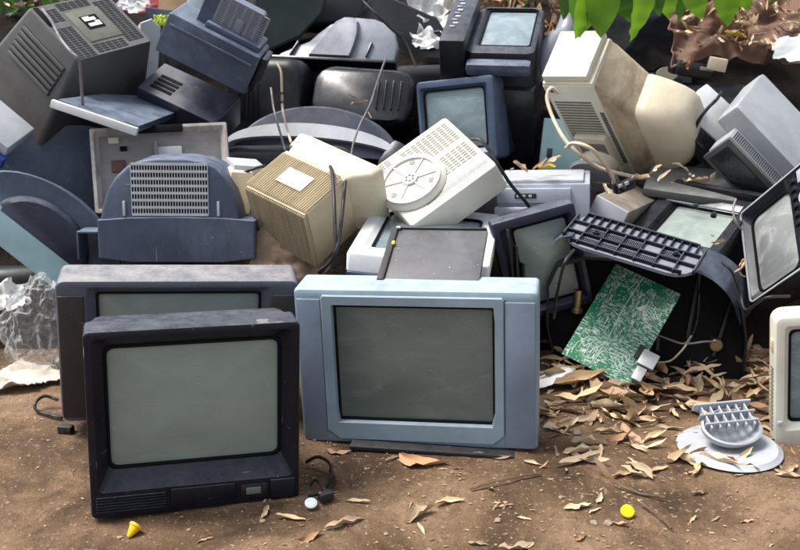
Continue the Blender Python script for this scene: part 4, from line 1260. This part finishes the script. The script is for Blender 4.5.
# clear plastic bag
def clear_bag():
    m, nt, b, vec = base_mat('clear_film')
    L = nt.links.new
    b.inputs['Base Color'].default_value = (.80, .82, .84, 1)
    b.inputs['Roughness'].default_value = .12
    b.inputs['Specular IOR Level'].default_value = .8
    tr = nt.nodes.new('ShaderNodeBsdfTransparent')
    lw = nt.nodes.new('ShaderNodeLayerWeight'); lw.inputs[0].default_value = .3
    f = mth(nt, 'ADD', .06, mth(nt, 'MULTIPLY', lw.outputs['Facing'], .42))
    mx = nt.nodes.new('ShaderNodeMixShader')
    L(f, mx.inputs[0]); L(tr.outputs[0], mx.inputs[1]); L(b.outputs[0], mx.inputs[2])
    L(mx.outputs[0], nt.nodes['Material Output'].inputs['Surface'])
    bm = NB()
    bmesh.ops.create_icosphere(bm, subdivisions=5, radius=1)
    rn = random.Random(21)
    for v in bm.verts:
        p = v.co.copy()
        q = p + Vector((3, 1, 7))
        w1 = q + .6 * noise.noise_vector(q * 1.5)
        cell = noise.voronoi(w1 * 2.4)[0]
        cell2 = noise.voronoi(w1 * 5.5)[0]
        d = 1.0 + .20 * noise.noise(q * 1.8) - .30 * (.5 - cell[0]) - .14 * (.5 - cell2[0]) + rn.uniform(-.025, .025)
        nz = p.z
        wd = .098 * (1.15 - .3 * max(0, nz))
        v.co = Vector((p.x * wd * d, p.y * .085 * d, (nz * d + .85) * .155 if nz > -.85 else .0))
        v.co.z = max(.0, v.co.z)
    o = finish(bm, 'plastic_bag', m, None, 14)
    o.location = gnd(33, 376) + Vector((0, .07, .0)); o.rotation_euler = (0, RAD(6), RAD(10))
    tag(o, 'crumpled clear plastic bag slumped against the dusty wide television', 'plastic bag')
clear_bag()


# ------------------------------------------------------------ cables
def cable(pts, rad, mat, label, n=6):
    bm = NB(); tube(bm, spline(pts, 7), rad, n)
    return tag(finish(bm, 'cable', M[mat], None, 60), label, 'cable')


cable([at(42, 9, 3.42), at(52, 22, 3.33), at(60, 38, 3.24), at(71, 52, 3.18), at(79, 60, 3.17), at(81, 80, 3.2), at(83, 110, 3.22)], .005, 'cable_grey', 'grey cable lying over the louvred grey television')
cable([at(276, 62, 3.72), at(281, 72, 3.7), at(282, 92, 3.68), at(283, 112, 3.66), at(288, 132, 3.5), at(291, 142, 3.2)], .0045, 'cable_beige', 'beige cable hanging in the dark gap above the beige ribbed monitor')
cable([at(271, 88, 3.8), at(274, 110, 3.7), at(280, 132, 3.6), at(285, 150, 3.45)], .004, 'cable_grey', 'thin grey cable hanging beside the beige one')
cable([at(386, 58, 3.7), at(378, 80, 3.66), at(370, 105, 3.62), at(360, 125, 3.58), at(353, 145, 3.5), at(350, 165, 3.4)], .004, 'cable_grey', 'grey cable hanging in front of the silver banded television')
cable([at(362, 0, 4.2), at(376, 14, 4.15), at(390, 28, 4.15), at(405, 42, 4.15), at(416, 66, 4.1)], .005, 'cable_black', 'black cable over the black casings at the top edge')
cable([at(328, 163, 3.0), at(332, 172, 2.9), at(334, 200, 2.78), at(335, 230, 2.72), at(336, 252, 2.7), at(326, 266, 2.72), at(320, 275, 2.72)], .0055, 'cable_black', 'dark cable draped down the beige ribbed monitor, left strand')
cable([at(343, 165, 3.05), at(345, 180, 2.9), at(342, 215, 2.78), at(338, 245, 2.7), at(330, 262, 2.7), at(318, 272, 2.72)], .0055, 'cable_black', 'dark cable draped down the beige ribbed monitor, right strand')
cable([at(235, 178, 3.05), at(246, 172, 3.02), at(256, 168, 3.02), at(265, 166, 3.04)], .005, 'cable_black', 'short black cable over the grey casing corner')
cable([at(472, 139, 2.94), at(480, 140, 2.92), at(489, 150, 2.9), at(500, 168, 2.88), at(512, 186, 2.95), at(528, 205, 3.03), at(540, 226, 3.03), at(553, 242, 3.0)], .0055, 'cable_black', 'black cable running over the computer box and navy framed television')
cable([at(558, 93, 3.12), at(551, 88, 3.1), at(547, 98, 3.08), at(553, 118, 3.02), at(565, 140, 2.95), at(580, 155, 2.92), at(600, 168, 2.95), at(622, 174, 3.0), at(640, 178, 3.1)], .006, 'cable_beige', 'beige cable looping over the vents of the cream monitor')
cable([at(566, 148, 2.93), at(574, 143, 2.9), at(590, 148, 2.88), at(602, 160, 2.9), at(612, 176, 2.95), at(614, 184, 2.98)], .006, 'cable_beige', 'beige cable bent round the swivel foot of the cream monitor')
cable([at(722, 92, 3.36), at(716, 100, 3.34), at(708, 108, 3.34), at(699, 120, 3.35), at(690, 140, 3.4), at(676, 165, 3.45)], .006, 'cable_black', 'black cable across the white sided monitor')
cable([at(736, 199, 2.75), at(733, 210, 2.72), at(736, 222, 2.7), at(742, 230, 2.7)], .0035, 'cable_grey', 'thin grey cable loop at the top left of the portable television')
cable([at(574, 250, 2.66), at(565, 262, 2.62), at(560, 280, 2.64), at(556, 300, 2.68), at(554, 318, 2.74)], .0045, 'cable_black', 'black cable hanging from the ribbed panel at its left')
cable([at(722, 262, 2.66), at(732, 272, 2.64), at(740, 292, 2.66), at(746, 310, 2.6), at(765, 298, 2.5), at(790, 296, 2.5)], .004, 'cable_black', 'black cable running from the ribbed casing to the beige monitor')
cable([gnd(58, 400, .02), gnd(45, 396, .03), gnd(36, 402, .02), gnd(36, 410, .006), gnd(48, 414, .006), gnd(62, 418, .006)], .0045, 'cable_black', 'black cable loop on the dirt left of the foremost set')
cable([gnd(306, 462, .01), gnd(318, 457, .03), gnd(330, 464, .03), gnd(331, 478, .01), gnd(322, 492, .01), gnd(308, 496, .008)], .0042, 'cable_black', 'black cable loop on the dirt right of the foremost set')
cable([gnd(330, 470, .006), gnd(334, 480, .006), gnd(326, 490, .02), gnd(316, 480, .02), gnd(310, 486, .006)], .0035, 'cable_black', 'black cable stub tangled with the loop near the white cap')
r = thing('plug', gnd(326, 496, .012), (0, 0, 30), 'small black plug on the dirt beside the white bottle cap', 'plug')
bm = NB(); box(bm, (0, 0, 0), (.034, .022, .022), .005); finish(bm, 'body', M['black_matt'], r)
for s in (-1, 1): piece('pin', M['brass'], r, (.024, s * .006, 0), (.018, .003, .003), .001)
r = thing('plug', at(624, 186, 2.98), (0, -14, 24), 'black plug with white prongs among leaves below the cream monitor', 'plug')
bm = NB(); box(bm, (0, 0, 0), (.07, .03, .032), .008); finish(bm, 'body', M['black'], r)
for s in (-1, 1): piece('pin', M['tin'], r, (-.012 + s * .012, -.016, .012), (.014, .006, .010), .001)
r = thing('plug', gnd(66, 429, .012), (0, 0, -10), 'broken black plug under the lower left corner of the dusty wide set', 'plug')
bm = NB(); box(bm, (0, 0, 0), (.04, .025, .022), .006); finish(bm, 'body', M['black_matt'], r)
for s in (-1, 1): piece('pin', M['brass'], r, (-.026, s * .006, 0), (.018, .003, .003), .001)

# ------------------------------------------------------------ caps
r = thing('bottlecap', gnd(627, 512, .011), (38, 0, 8), 'bright yellow bottle cap lying on the dirt at right', 'bottle cap')
bm = NB(); disc(bm, (0, 0, 0), .0155, .008, 28, bev=.0015); finish(bm, 'cap', M['yellow'], r)
bm = NB(); disc(bm, (0, 0, .008), .012, .001, 24); finish(bm, 'liner', M['yellow'], r)
r = thing('bottlecap', gnd(311, 504, .006), (22, 8, -8), 'white bottle cap on the dirt right of the foremost set', 'bottle cap')
bm = NB(); disc(bm, (0, 0, 0), .0145, .006, 24, bev=.001); finish(bm, 'cap', M['cap_white'], r)
bm = NB(); disc(bm, (0, 0, .006), .010, .001, 24); finish(bm, 'liner', M['cap_white'], r)
r = thing('bottle_nozzle', gnd(133, 530, .010), (58, 0, 150), 'orange yellow cone shaped bottle nozzle in front of the foremost set', 'bottle cap')
bm = NB()
rings = [(0, [(rad * math.cos(2 * math.pi * i / 20), z, rad * math.sin(2 * math.pi * i / 20)) for i in range(20)]) for rad, z in ((.003, -.018), (.005, -.016), (.0125, .006), (.015, .007), (.015, .013), (.012, .013), (.010, .006), (.003, -.01))]
loft(bm, rings, True, True); finish(bm, 'cone', M['orange_yellow'], r)


# ------------------------------------------------------------ dry leaves
def leaf_mesh(name, L, W, curl, fold, twist, wav, mat, seed, n=9):
    rnd = random.Random(seed)
    bm = NB()
    rows = []
    for i in range(n + 1):
        t = i / n
        wd = W * (math.sin(math.pi * t ** .8) ** .75) * (1 + .12 * rnd.uniform(-1, 1)) + .0006
        a = curl * (t - .5)
        cx = L * (math.sin(a) / curl if abs(curl) > .01 else (t - .5))
        cz = L * ((1 - math.cos(a)) / curl if abs(curl) > .01 else 0)
        tw = twist * (t - .5) + .2 * rnd.uniform(-1, 1)
        row = []
        for s in (-1, -.5, 0, .5, 1):
            y = s * wd / 2
            z = fold * abs(s) ** 1.3 * wd + wav * wd * math.sin(t * 13 + s * 2 + seed) * abs(s)
            y2, z2 = y * math.cos(tw) - z * math.sin(tw), y * math.sin(tw) + z * math.cos(tw)
            row.append(bm.verts.new((cx + rnd.uniform(-1, 1) * .02 * L * abs(s), y2 + .12 * L * math.sin(3 * t + seed), cz + z2)))
        rows.append(row)
    for A, B in zip(rows, rows[1:]):
        for k in range(4): bm.faces.new((A[k], A[k + 1], B[k + 1], B[k]))
    zmin = min(v.co.z for v in bm.verts)
    for v in bm.verts: v.co.z -= zmin
    for f in bm.faces: f.smooth = True
    me = bpy.data.meshes.new(name); bm.to_mesh(me); bm.free()
    me.materials.append(mat)
    return me


LV = []
mats = ['leaf_tan', 'leaf_grey', 'leaf_brown', 'leaf_tan', 'leaf_orange', 'leaf_grey', 'leaf_tan', 'leaf_brown', 'leaf_grey']
for i in range(18):
    rnd = random.Random(100 + i)
    LV.append(leaf_mesh('leaf', 1.0, rnd.uniform(.13, .30), rnd.uniform(.2, 1.5) * rnd.choice((1, 1, 1, -.4)), rnd.uniform(.1, .8), rnd.uniform(-2.2, 2.2), rnd.uniform(.05, .28), M[mats[i % 9]], i))


def leaf(p, size, rz=None, tilt=18, label='', group='', kind=None):
    o = bpy.data.objects.new('dry_leaf', LV[kind if kind is not None else random.randrange(len(LV))])
    COL.objects.link(o)
    o.location = p
    o.rotation_euler = (RAD(random.gauss(0, tilt)), RAD(random.gauss(0, tilt)), random.uniform(0, 6.28) if rz is None else RAD(rz))
    s = size
    o.scale = (s, s * random.uniform(.8, 1.15), s * random.uniform(.7, 1.1))
    tag(o, label, 'dry leaf', group)
    return o


def on_dirt(u, v, dz=.001):
    p = gnd(u, v); p.z = ground_z(p.x, p.y) + dz
    return p


LA, GA = 'dry curled leaf lying by itself on the bare dirt in front of the sets', 'dry leaves on the bare dirt'
# single leaves the picture shows, with their lie
for u, v, L, rz in ((425, 462, 55, -22), (338, 450, 26, -5), (358, 500, 26, 10), (450, 502, 34, 4), (265, 512, 28, 70), (290, 520, 34, -12), (345, 524, 46, 22), (420, 515, 40, 30), (422, 534, 26, -60),
                    (310, 538, 30, 12), (516, 548, 44, 16), (492, 458, 38, 8), (536, 466, 26, -10), (582, 454, 38, -4), (561, 434, 24, -35), (618, 440, 40, 6), (635, 450, 28, -50), (577, 508, 30, 25),
                    (598, 500, 20, 60), (596, 512, 18, 50), (624, 475, 30, 16), (660, 470, 26, 30), (612, 432, 36, -14), (688, 455, 40, -20), (700, 462, 44, -14), (716, 458, 40, 10), (745, 464, 46, 12), (776, 470, 36, -40),
                    (790, 476, 30, -30), (756, 462, 28, 28), (620, 526, 24, -60), (700, 494, 20, 0), (395, 458, 22, 40), (205, 540, 20, 30), (655, 440, 34, 20), (552, 412, 30, 60), (543, 420, 34, 75), (560, 425, 26, -20),
                    (478, 545, 22, -20), (580, 540, 20, 20), (498, 508, 14, 10), (524, 520, 16, -10), (690, 472, 24, 8), (668, 428, 34, -10), (690, 434, 30, 30), (640, 420, 34, 4)):
    p = on_dirt(u, v)
    leaf(p, L * p.y / 1000 * 1.15, rz + random.uniform(-8, 8), 8, LA, GA)
for _ in range(22):
    u, v = random.uniform(310, 800), random.uniform(455, 560)
    p = on_dirt(u, v); leaf(p, random.uniform(.015, .04), None, 10, LA, GA)
# the drift of leaves at the right
LB, GB = 'dry curled leaf in the thick drift of leaves below the circuit board', 'dry leaves in the drift'
def drift_spot():
    while True:
        u = random.uniform(540, 800)
        v = random.gauss(390, 17) if random.random() < .78 else random.uniform(405, 478)
        if v < 350 or (u < 560 and v < 370) or (690 < u < 765 and 418 < v < 455): continue
        p = gnd(u, v)
        if p.x > 1.05 and p.y < 2.46: continue
        p.z = ground_z(p.x, p.y) + .002 + random.uniform(0, .045) * math.exp(-((v - 386) / 20) ** 2)
        return p


def leaf_mass(name, spots, label):
    """many leaves too small to pick apart, one object"""
    vs, fs, ms = [], [], []
    order = []
    for p, size, rot, k in spots:
        me = LV[k]
        if me.materials[0] not in order: order.append(me.materials[0])
        mt = Matrix.Translation(p) @ Euler(rot).to_matrix().to_4x4() @ Matrix.Diagonal((size, size, size * .9, 1))
        b0 = len(vs)
        vs += [mt @ v.co for v in me.vertices]
        for f in me.polygons:
            fs.append([b0 + i for i in f.vertices]); ms.append(order.index(me.materials[0]))
    me = bpy.data.meshes.new(name)
    me.from_pydata(vs, [], fs)
    for m in order: me.materials.append(m)
    me.polygons.foreach_set('material_index', ms)
    me.polygons.foreach_set('use_smooth', [True] * len(fs))
    return tag(link(me, name), label, 'leaf litter', kind='stuff')


for _ in range(110): leaf(drift_spot(), random.uniform(.065, .155), random.gauss(0, 50), 17, LB, GB)
leaf_mass('leaf_litter', [(drift_spot(), random.uniform(.025, .085), (random.gauss(0, .35), random.gauss(0, .35), random.uniform(0, 6.28)), random.randrange(18)) for _ in range(100)], 'small broken dry leaves between the larger leaves of the drift')
for u, v, L, rz in ((565, 384, 60, 18), (580, 395, 70, 12), (600, 378, 55, 40), (545, 352, 30, 30), (560, 330, 50, 35), (572, 325, 40, 20), (610, 398, 55, -5), (556, 372, 40, -15), (640, 395, 50, -15)):
    p = gnd(u, v); p.z = .03 if v > 340 else .02
    leaf(p, L * p.y / 1000, rz, 14, LB, GB)
# leaves caught in the heap
LC, GC = 'dry leaf caught among the casings on the heap', 'dry leaves on the heap'
for u, v, Y, s in ((520, 168, 3.12, .06), (512, 170, 3.1, .05), (552, 163, 3.2, .08), (540, 166, 3.15, .09), (605, 190, 2.95, .06), (602, 184, 2.98, .05), (640, 180, 3.0, .07), (655, 172, 3.05, .08), (665, 176, 3.1, .07), (680, 168, 3.2, .08),
                   (690, 176, 3.2, .07), (688, 182, 3.15, .06), (672, 184, 3.1, .05), (700, 180, 3.2, .06), (714, 178, 3.2, .05), (742, 268, 2.6, .05), (741, 276, 2.6, .05), (743, 262, 2.62, .04), (718, 242, 2.8, .04), (712, 236, 2.8, .03),
                   (360, 104, 3.72, .07), (352, 98, 3.75, .06), (368, 114, 3.72, .05), (735, 34, 4.1, .09), (700, 42, 4.0, .06), (722, 40, 4.0, .05), (770, 42, 3.9, .06), (752, 40, 3.95, .05), (20, 8, 4.3, .1), (32, 4, 4.4, .1), (8, 6, 4.3, .09)):
    leaf(at(u, v, Y), s, None, 25, LC, GC)
for _ in range(14):
    leaf(at(random.uniform(680, 800), random.uniform(4, 62), random.uniform(3.95, 4.1)), random.uniform(.05, .11), None, 35, 'dry leaf strewn over the brown leather sheets', 'dry leaves on the leather')
LD, GD = 'reddish brown dry leaf beyond the black upturned set at the top edge', 'dry leaves beyond the heap'
for _ in range(18):
    u, v, Y = random.uniform(455, 575), random.uniform(-14, 40), random.uniform(4.6, 5.0)
    p = at(u, v, Y); leaf(p, random.uniform(.07, .16), None, 45, LD, GD, random.choice((2, 4, 7, 11, 13, 16)))

M['leaf_yellow'] = leaf_mat('leaf_yellow', (.55, .36, .02), (.72, .52, .05))
for u, v, Y, s, lb in ((547, 168, 3.1, .06, 'yellow leaf scrap on the computer box, among brown leaves'), (735, 36, 4.05, .10, 'bright yellow leaf lying on the brown leather sheets')):
    o = leaf(at(u, v, Y), s, 10, 10, lb, None, 3); o.data = o.data.copy(); o.data.materials.clear(); o.data.materials.append(M['leaf_yellow'])

leaf_mass('leaf_litter', [(gnd(random.uniform(556, 752), random.uniform(352, 376)) + Vector((0, 0, random.uniform(.005, .05))), random.uniform(.05, .11), (random.gauss(0, .5), random.gauss(0, .5), random.uniform(0, 6.28)), random.randrange(18)) for _ in range(70)], 'dry leaves banked up against the foot of the hollow black casing')
leaf_mass('leaf_litter', [(at(random.uniform(684, 800), random.uniform(2, 58), random.uniform(4.0, 4.2)), random.uniform(.04, .10), (random.gauss(.4, .5), random.gauss(0, .5), random.uniform(0, 6.28)), random.choice((1, 2, 4, 7, 8, 10, 16))) for _ in range(120)], 'brown leaf debris over the leather at the top right')
leaf_mass('leaf_litter', [(at(random.uniform(452, 578), random.uniform(-16, 42), random.uniform(4.6, 5.0)), random.uniform(.06, .15), (random.gauss(0, .8), random.gauss(0, .8), random.uniform(0, 6.28)), random.choice((2, 4, 7, 11, 13, 16))) for _ in range(110)], 'heap of reddish brown dry leaves beyond the black upturned set')
# litter that nobody could count
bm = NB()
rnd = random.Random(5)
for _ in range(5000):
    x, y = rnd.uniform(-1.5, 1.6), rnd.uniform(1.6, 3.05)
    dens = .25 + .75 * (noise.noise(Vector((x * 2.2, y * 2.2, 9))) > .0) + (1.2 if x > .3 and y > 2.3 else 0)
    if rnd.random() > dens * .6: continue
    s = rnd.uniform(.0018, .0075)
    z = ground_z(x, y) + .001
    a = rnd.uniform(0, 6.28); q = rnd.uniform(.12, .5)
    pts = [(s, 0), (.2 * s, q * s), (-s, .2 * s), (-.3 * s, -q * s)]
    vs = []
    for px_, py_ in pts:
        vs.append(bm.verts.new((x + px_ * math.cos(a) - py_ * math.sin(a), y + px_ * math.sin(a) + py_ * math.cos(a), z + rnd.uniform(0, .5) * s)))
    f = bm.faces.new(vs); f.material_index = rnd.choice((0, 1, 1, 1, 2))
o = finish(bm, 'leaf_litter', [M['leaf_tan'], M['leaf_brown'], M['leaf_grey']], None, 0, recalc=False)
tag(o, 'crumbs of dry leaf scattered over the dirt', 'leaf litter', kind='stuff')
bm = NB()
for _ in range(1500):
    x, y = rnd.uniform(-1.4, 1.5), rnd.uniform(1.6, 2.9)
    if noise.noise(Vector((x * 1.7, y * 1.7, 4))) < -.05 and rnd.random() < .7: continue
    s = rnd.uniform(.0012, .0034) * (2.0 if rnd.random() < .04 else 1)
    vs = bmesh.ops.create_icosphere(bm, subdivisions=1, radius=s)['verts']
    sc = Vector((rnd.uniform(.7, 1.4), rnd.uniform(.7, 1.4), rnd.uniform(.4, .8)))
    for v in vs: v.co = Vector((v.co.x * sc.x, v.co.y * sc.y, v.co.z * sc.z)) + Vector((x, y, ground_z(x, y) + s * .2))
o = finish(bm, 'gravel', M['stone'], None, 40, recalc=False)
tag(o, 'fine grit on the bare dirt', 'gravel', kind='stuff')

for u, v, s, lb in ((577, 434, .012, 'round pale pebble right of the blue grey set'), (608, 524, .010, 'flat tan pebble left of the yellow cap'), (594, 523, .009, 'small orange tan pebble in front of the curved leaf'), (498, 522, .008, 'small pale chip in front of the blue grey set'), (386, 535, .005, 'tiny white chip on the dirt near the lower edge'), (452, 472, .005, 'small yellowish pebble in front of the blue grey set')):
    bm = NB(); bmesh.ops.create_icosphere(bm, subdivisions=3, radius=s)
    for q in bm.verts: q.co *= 1 + .35 * noise.noise(q.co * (1.2 / s) + Vector((u, 0, 0))); q.co.z *= .6
    o = finish(bm, 'pebble', M['stone'], None, 60); o.location = on_dirt(u, v, s * .3)
    tag(o, lb, 'pebble')

for pts, lb in (([(612, 486), (640, 494), (665, 500)], 'thin bent twig on the dirt above the yellow cap'), ([(640, 505), (662, 522), (672, 530)], 'short twig on the dirt right of the yellow cap'), ([(470, 490), (500, 486), (540, 476)], 'long thin twig in front of the blue grey set'),
                ([(545, 412), (600, 408), (640, 416)], 'dark twig along the lower edge of the leaf drift'), ([(680, 402), (720, 408), (768, 404)], 'brown twig lying across the leaf drift at right'), ([(640, 428), (655, 424), (664, 421)], 'small twig standing out of the drift')):
    bm = NB()
    q = [gnd(u, v) for u, v in pts]
    for p in q: p.z = ground_z(p.x, p.y) + .006 + random.uniform(0, .008)
    tube(bm, spline(q, 5), .0028, 5)
    for v in bm.verts: v.co += Vector((1, 1, 1)) * .002 * noise.noise(v.co * 60)
    tag(finish(bm, 'twig', M['twig'], None, 60), lb, 'twig')


# ------------------------------------------------------------ green leaves hanging in from the top, and shrubs beyond
def broad_leaf(name, mat, seed, n=12):
    rnd = random.Random(seed)
    bm = NB(); rows = []
    for i in range(n + 1):
        t = i / n
        wd = .60 * math.sin(math.pi * t ** .85) ** .8 * (1 - .25 * t) + .004
        droop = -.45 * t * t * (1 + .3 * rnd.random())
        row = []
        for s in (-1, -.66, -.33, 0, .33, .66, 1):
            z = droop + .16 * abs(s) * wd - .02 * math.sin(9 * t + 1) * abs(s)
            row.append(bm.verts.new((t, s * wd / 2, z + (.0 if s else -.006))))
        rows.append(row)
    for A, B in zip(rows, rows[1:]):
        for k in range(6): bm.faces.new((A[k], A[k + 1], B[k + 1], B[k])).smooth = True
    me = bpy.data.meshes.new(name); bm.to_mesh(me); bm.free(); me.materials.append(mat)
    return me


GL = [broad_leaf('leaf', M['leaf_green'], i) for i in range(4)] + [broad_leaf('leaf', M['leaf_dark_green'], 9 + i) for i in range(2)]


def leaf_dir(parent, base, tip, mesh, roll=0):
    o = link(mesh, 'leaf', parent)
    d = tip - base
    x = d.normalized()
    z = Vector((.0, -.75, .65)); z = (z - x * z.dot(x)).normalized()
    q = Matrix((x, z.cross(x), z)).transposed().to_quaternion()
    o.rotation_euler = (q @ Euler((RAD(roll), 0, 0)).to_quaternion()).to_euler()
    o.location = base - parent.location
    L = d.length
    o.scale = (L, L * random.uniform(.9, 1.2), L * .8)
    return o


YB = 3.3
r = thing('leafy_branch', at(652, -40, YB), (0, 0, 0), 'leafy green branch hanging into view from the top edge, above the cream monitor', 'branch')
bm = NB()
q = spline([at(545, -36, YB), at(600, -26, YB), at(650, -22, YB + .05), at(700, -24, YB + .1), at(760, -30, YB + .15), at(820, -44, YB + .2)], 6)
tube(bm, [p - r.location for p in q], .007, 6)
finish(bm, 'stem', M['twig'], r)
for b0, t0, Y0, k, ro in (((588, -20), (570, 32), 3.28, 0, 30), ((594, -22), (586, 38), 3.25, 1, -20), ((604, -24), (601, 36), 3.22, 2, 10), ((618, -24), (628, 22), 3.3, 4, 30), ((640, -22), (648, 38), 3.24, 3, -25), ((652, -22), (660, 14), 3.3, 5, 20),
                      ((664, -22), (672, 16), 3.34, 0, 10), ((676, -22), (690, 18), 3.4, 4, -20), ((688, -24), (703, 18), 3.3, 1, 25), ((700, -24), (706, 12), 3.35, 2, -15), ((722, -26), (735, 24), 3.36, 3, 10), ((738, -26), (748, 10), 3.4, 0, 30),
                      ((576, -24), (560, 14), 3.36, 5, 10), ((630, -24), (612, 12), 3.4, 4, 0), ((608, -26), (622, 8), 3.42, 5, 0), ((760, -30), (742, 6), 3.45, 1, -10), ((714, -26), (694, 2), 3.42, 2, 20), ((584, -20), (592, 22), 3.4, 4, 0), ((666, -24), (650, 4), 3.4, 1, 0), ((780, -32), (775, 0), 3.5, 4, 0)):
    leaf_dir(r, at(*b0, Y0 + .03), at(*t0, Y0), GL[k], ro)


def shrub(u, v, Y, rad, n, label, seed):
    rnd = random.Random(seed)
    c = at(u, v, Y)
    base = Vector((c.x, c.y, heap_z(c.x, c.y)))
    r = thing('shrub', base, (0, 0, 0), label, 'shrub')
    bm = NB()
    for i in range(6):
        t = Vector((rnd.uniform(-1, 1), rnd.uniform(-1, 1), rnd.uniform(.2, 1))) * rad
        tube(bm, spline([Vector((0, 0, -.05)), t * .4 + Vector((0, 0, .1)), (c - base) + t * .7], 4), .006, 5)
    finish(bm, 'stem', M['twig'], r)
    bm = NB()
    for i in range(n):
        p = (c - base) + Vector((rnd.gauss(0, .5), rnd.gauss(0, .5), rnd.gauss(0, .45))) * rad
        L = rnd.uniform(.05, .11); 
        d = Vector((rnd.uniform(-1, 1), rnd.uniform(-1, 1), rnd.uniform(-1, .3))).normalized()
        s = d.cross(Vector((rnd.uniform(-1, 1), rnd.uniform(-1, 1), 1))).normalized() * L * .22
        vs = [bm.verts.new(p), bm.verts.new(p + d * L * .45 + s), bm.verts.new(p + d * L - Vector((0, 0, L * .15))), bm.verts.new(p + d * L * .45 - s)]
        f = bm.faces.new(vs); f.material_index = 0 if rnd.random() < .3 else 1
    o = finish(bm, 'foliage', [M['leaf_green'], M['leaf_dark_green']], r, 0, recalc=False); o['kind'] = 'stuff'


shrub(785, -2, 4.9, .3, 420, 'dark leafy shrub beyond the brown leather at the top right corner', 3)
shrub(700, -20, 5.2, .35, 420, 'dark leafy shrub behind the hanging green branch', 4)
shrub(520, -40, 5.6, .4, 420, 'dark leafy shrub beyond the red brown leaves at the top edge', 5)
shrub(30, -30, 5.2, .3, 300, 'dark leafy shrub beyond the louvred grey television at the top edge', 6)
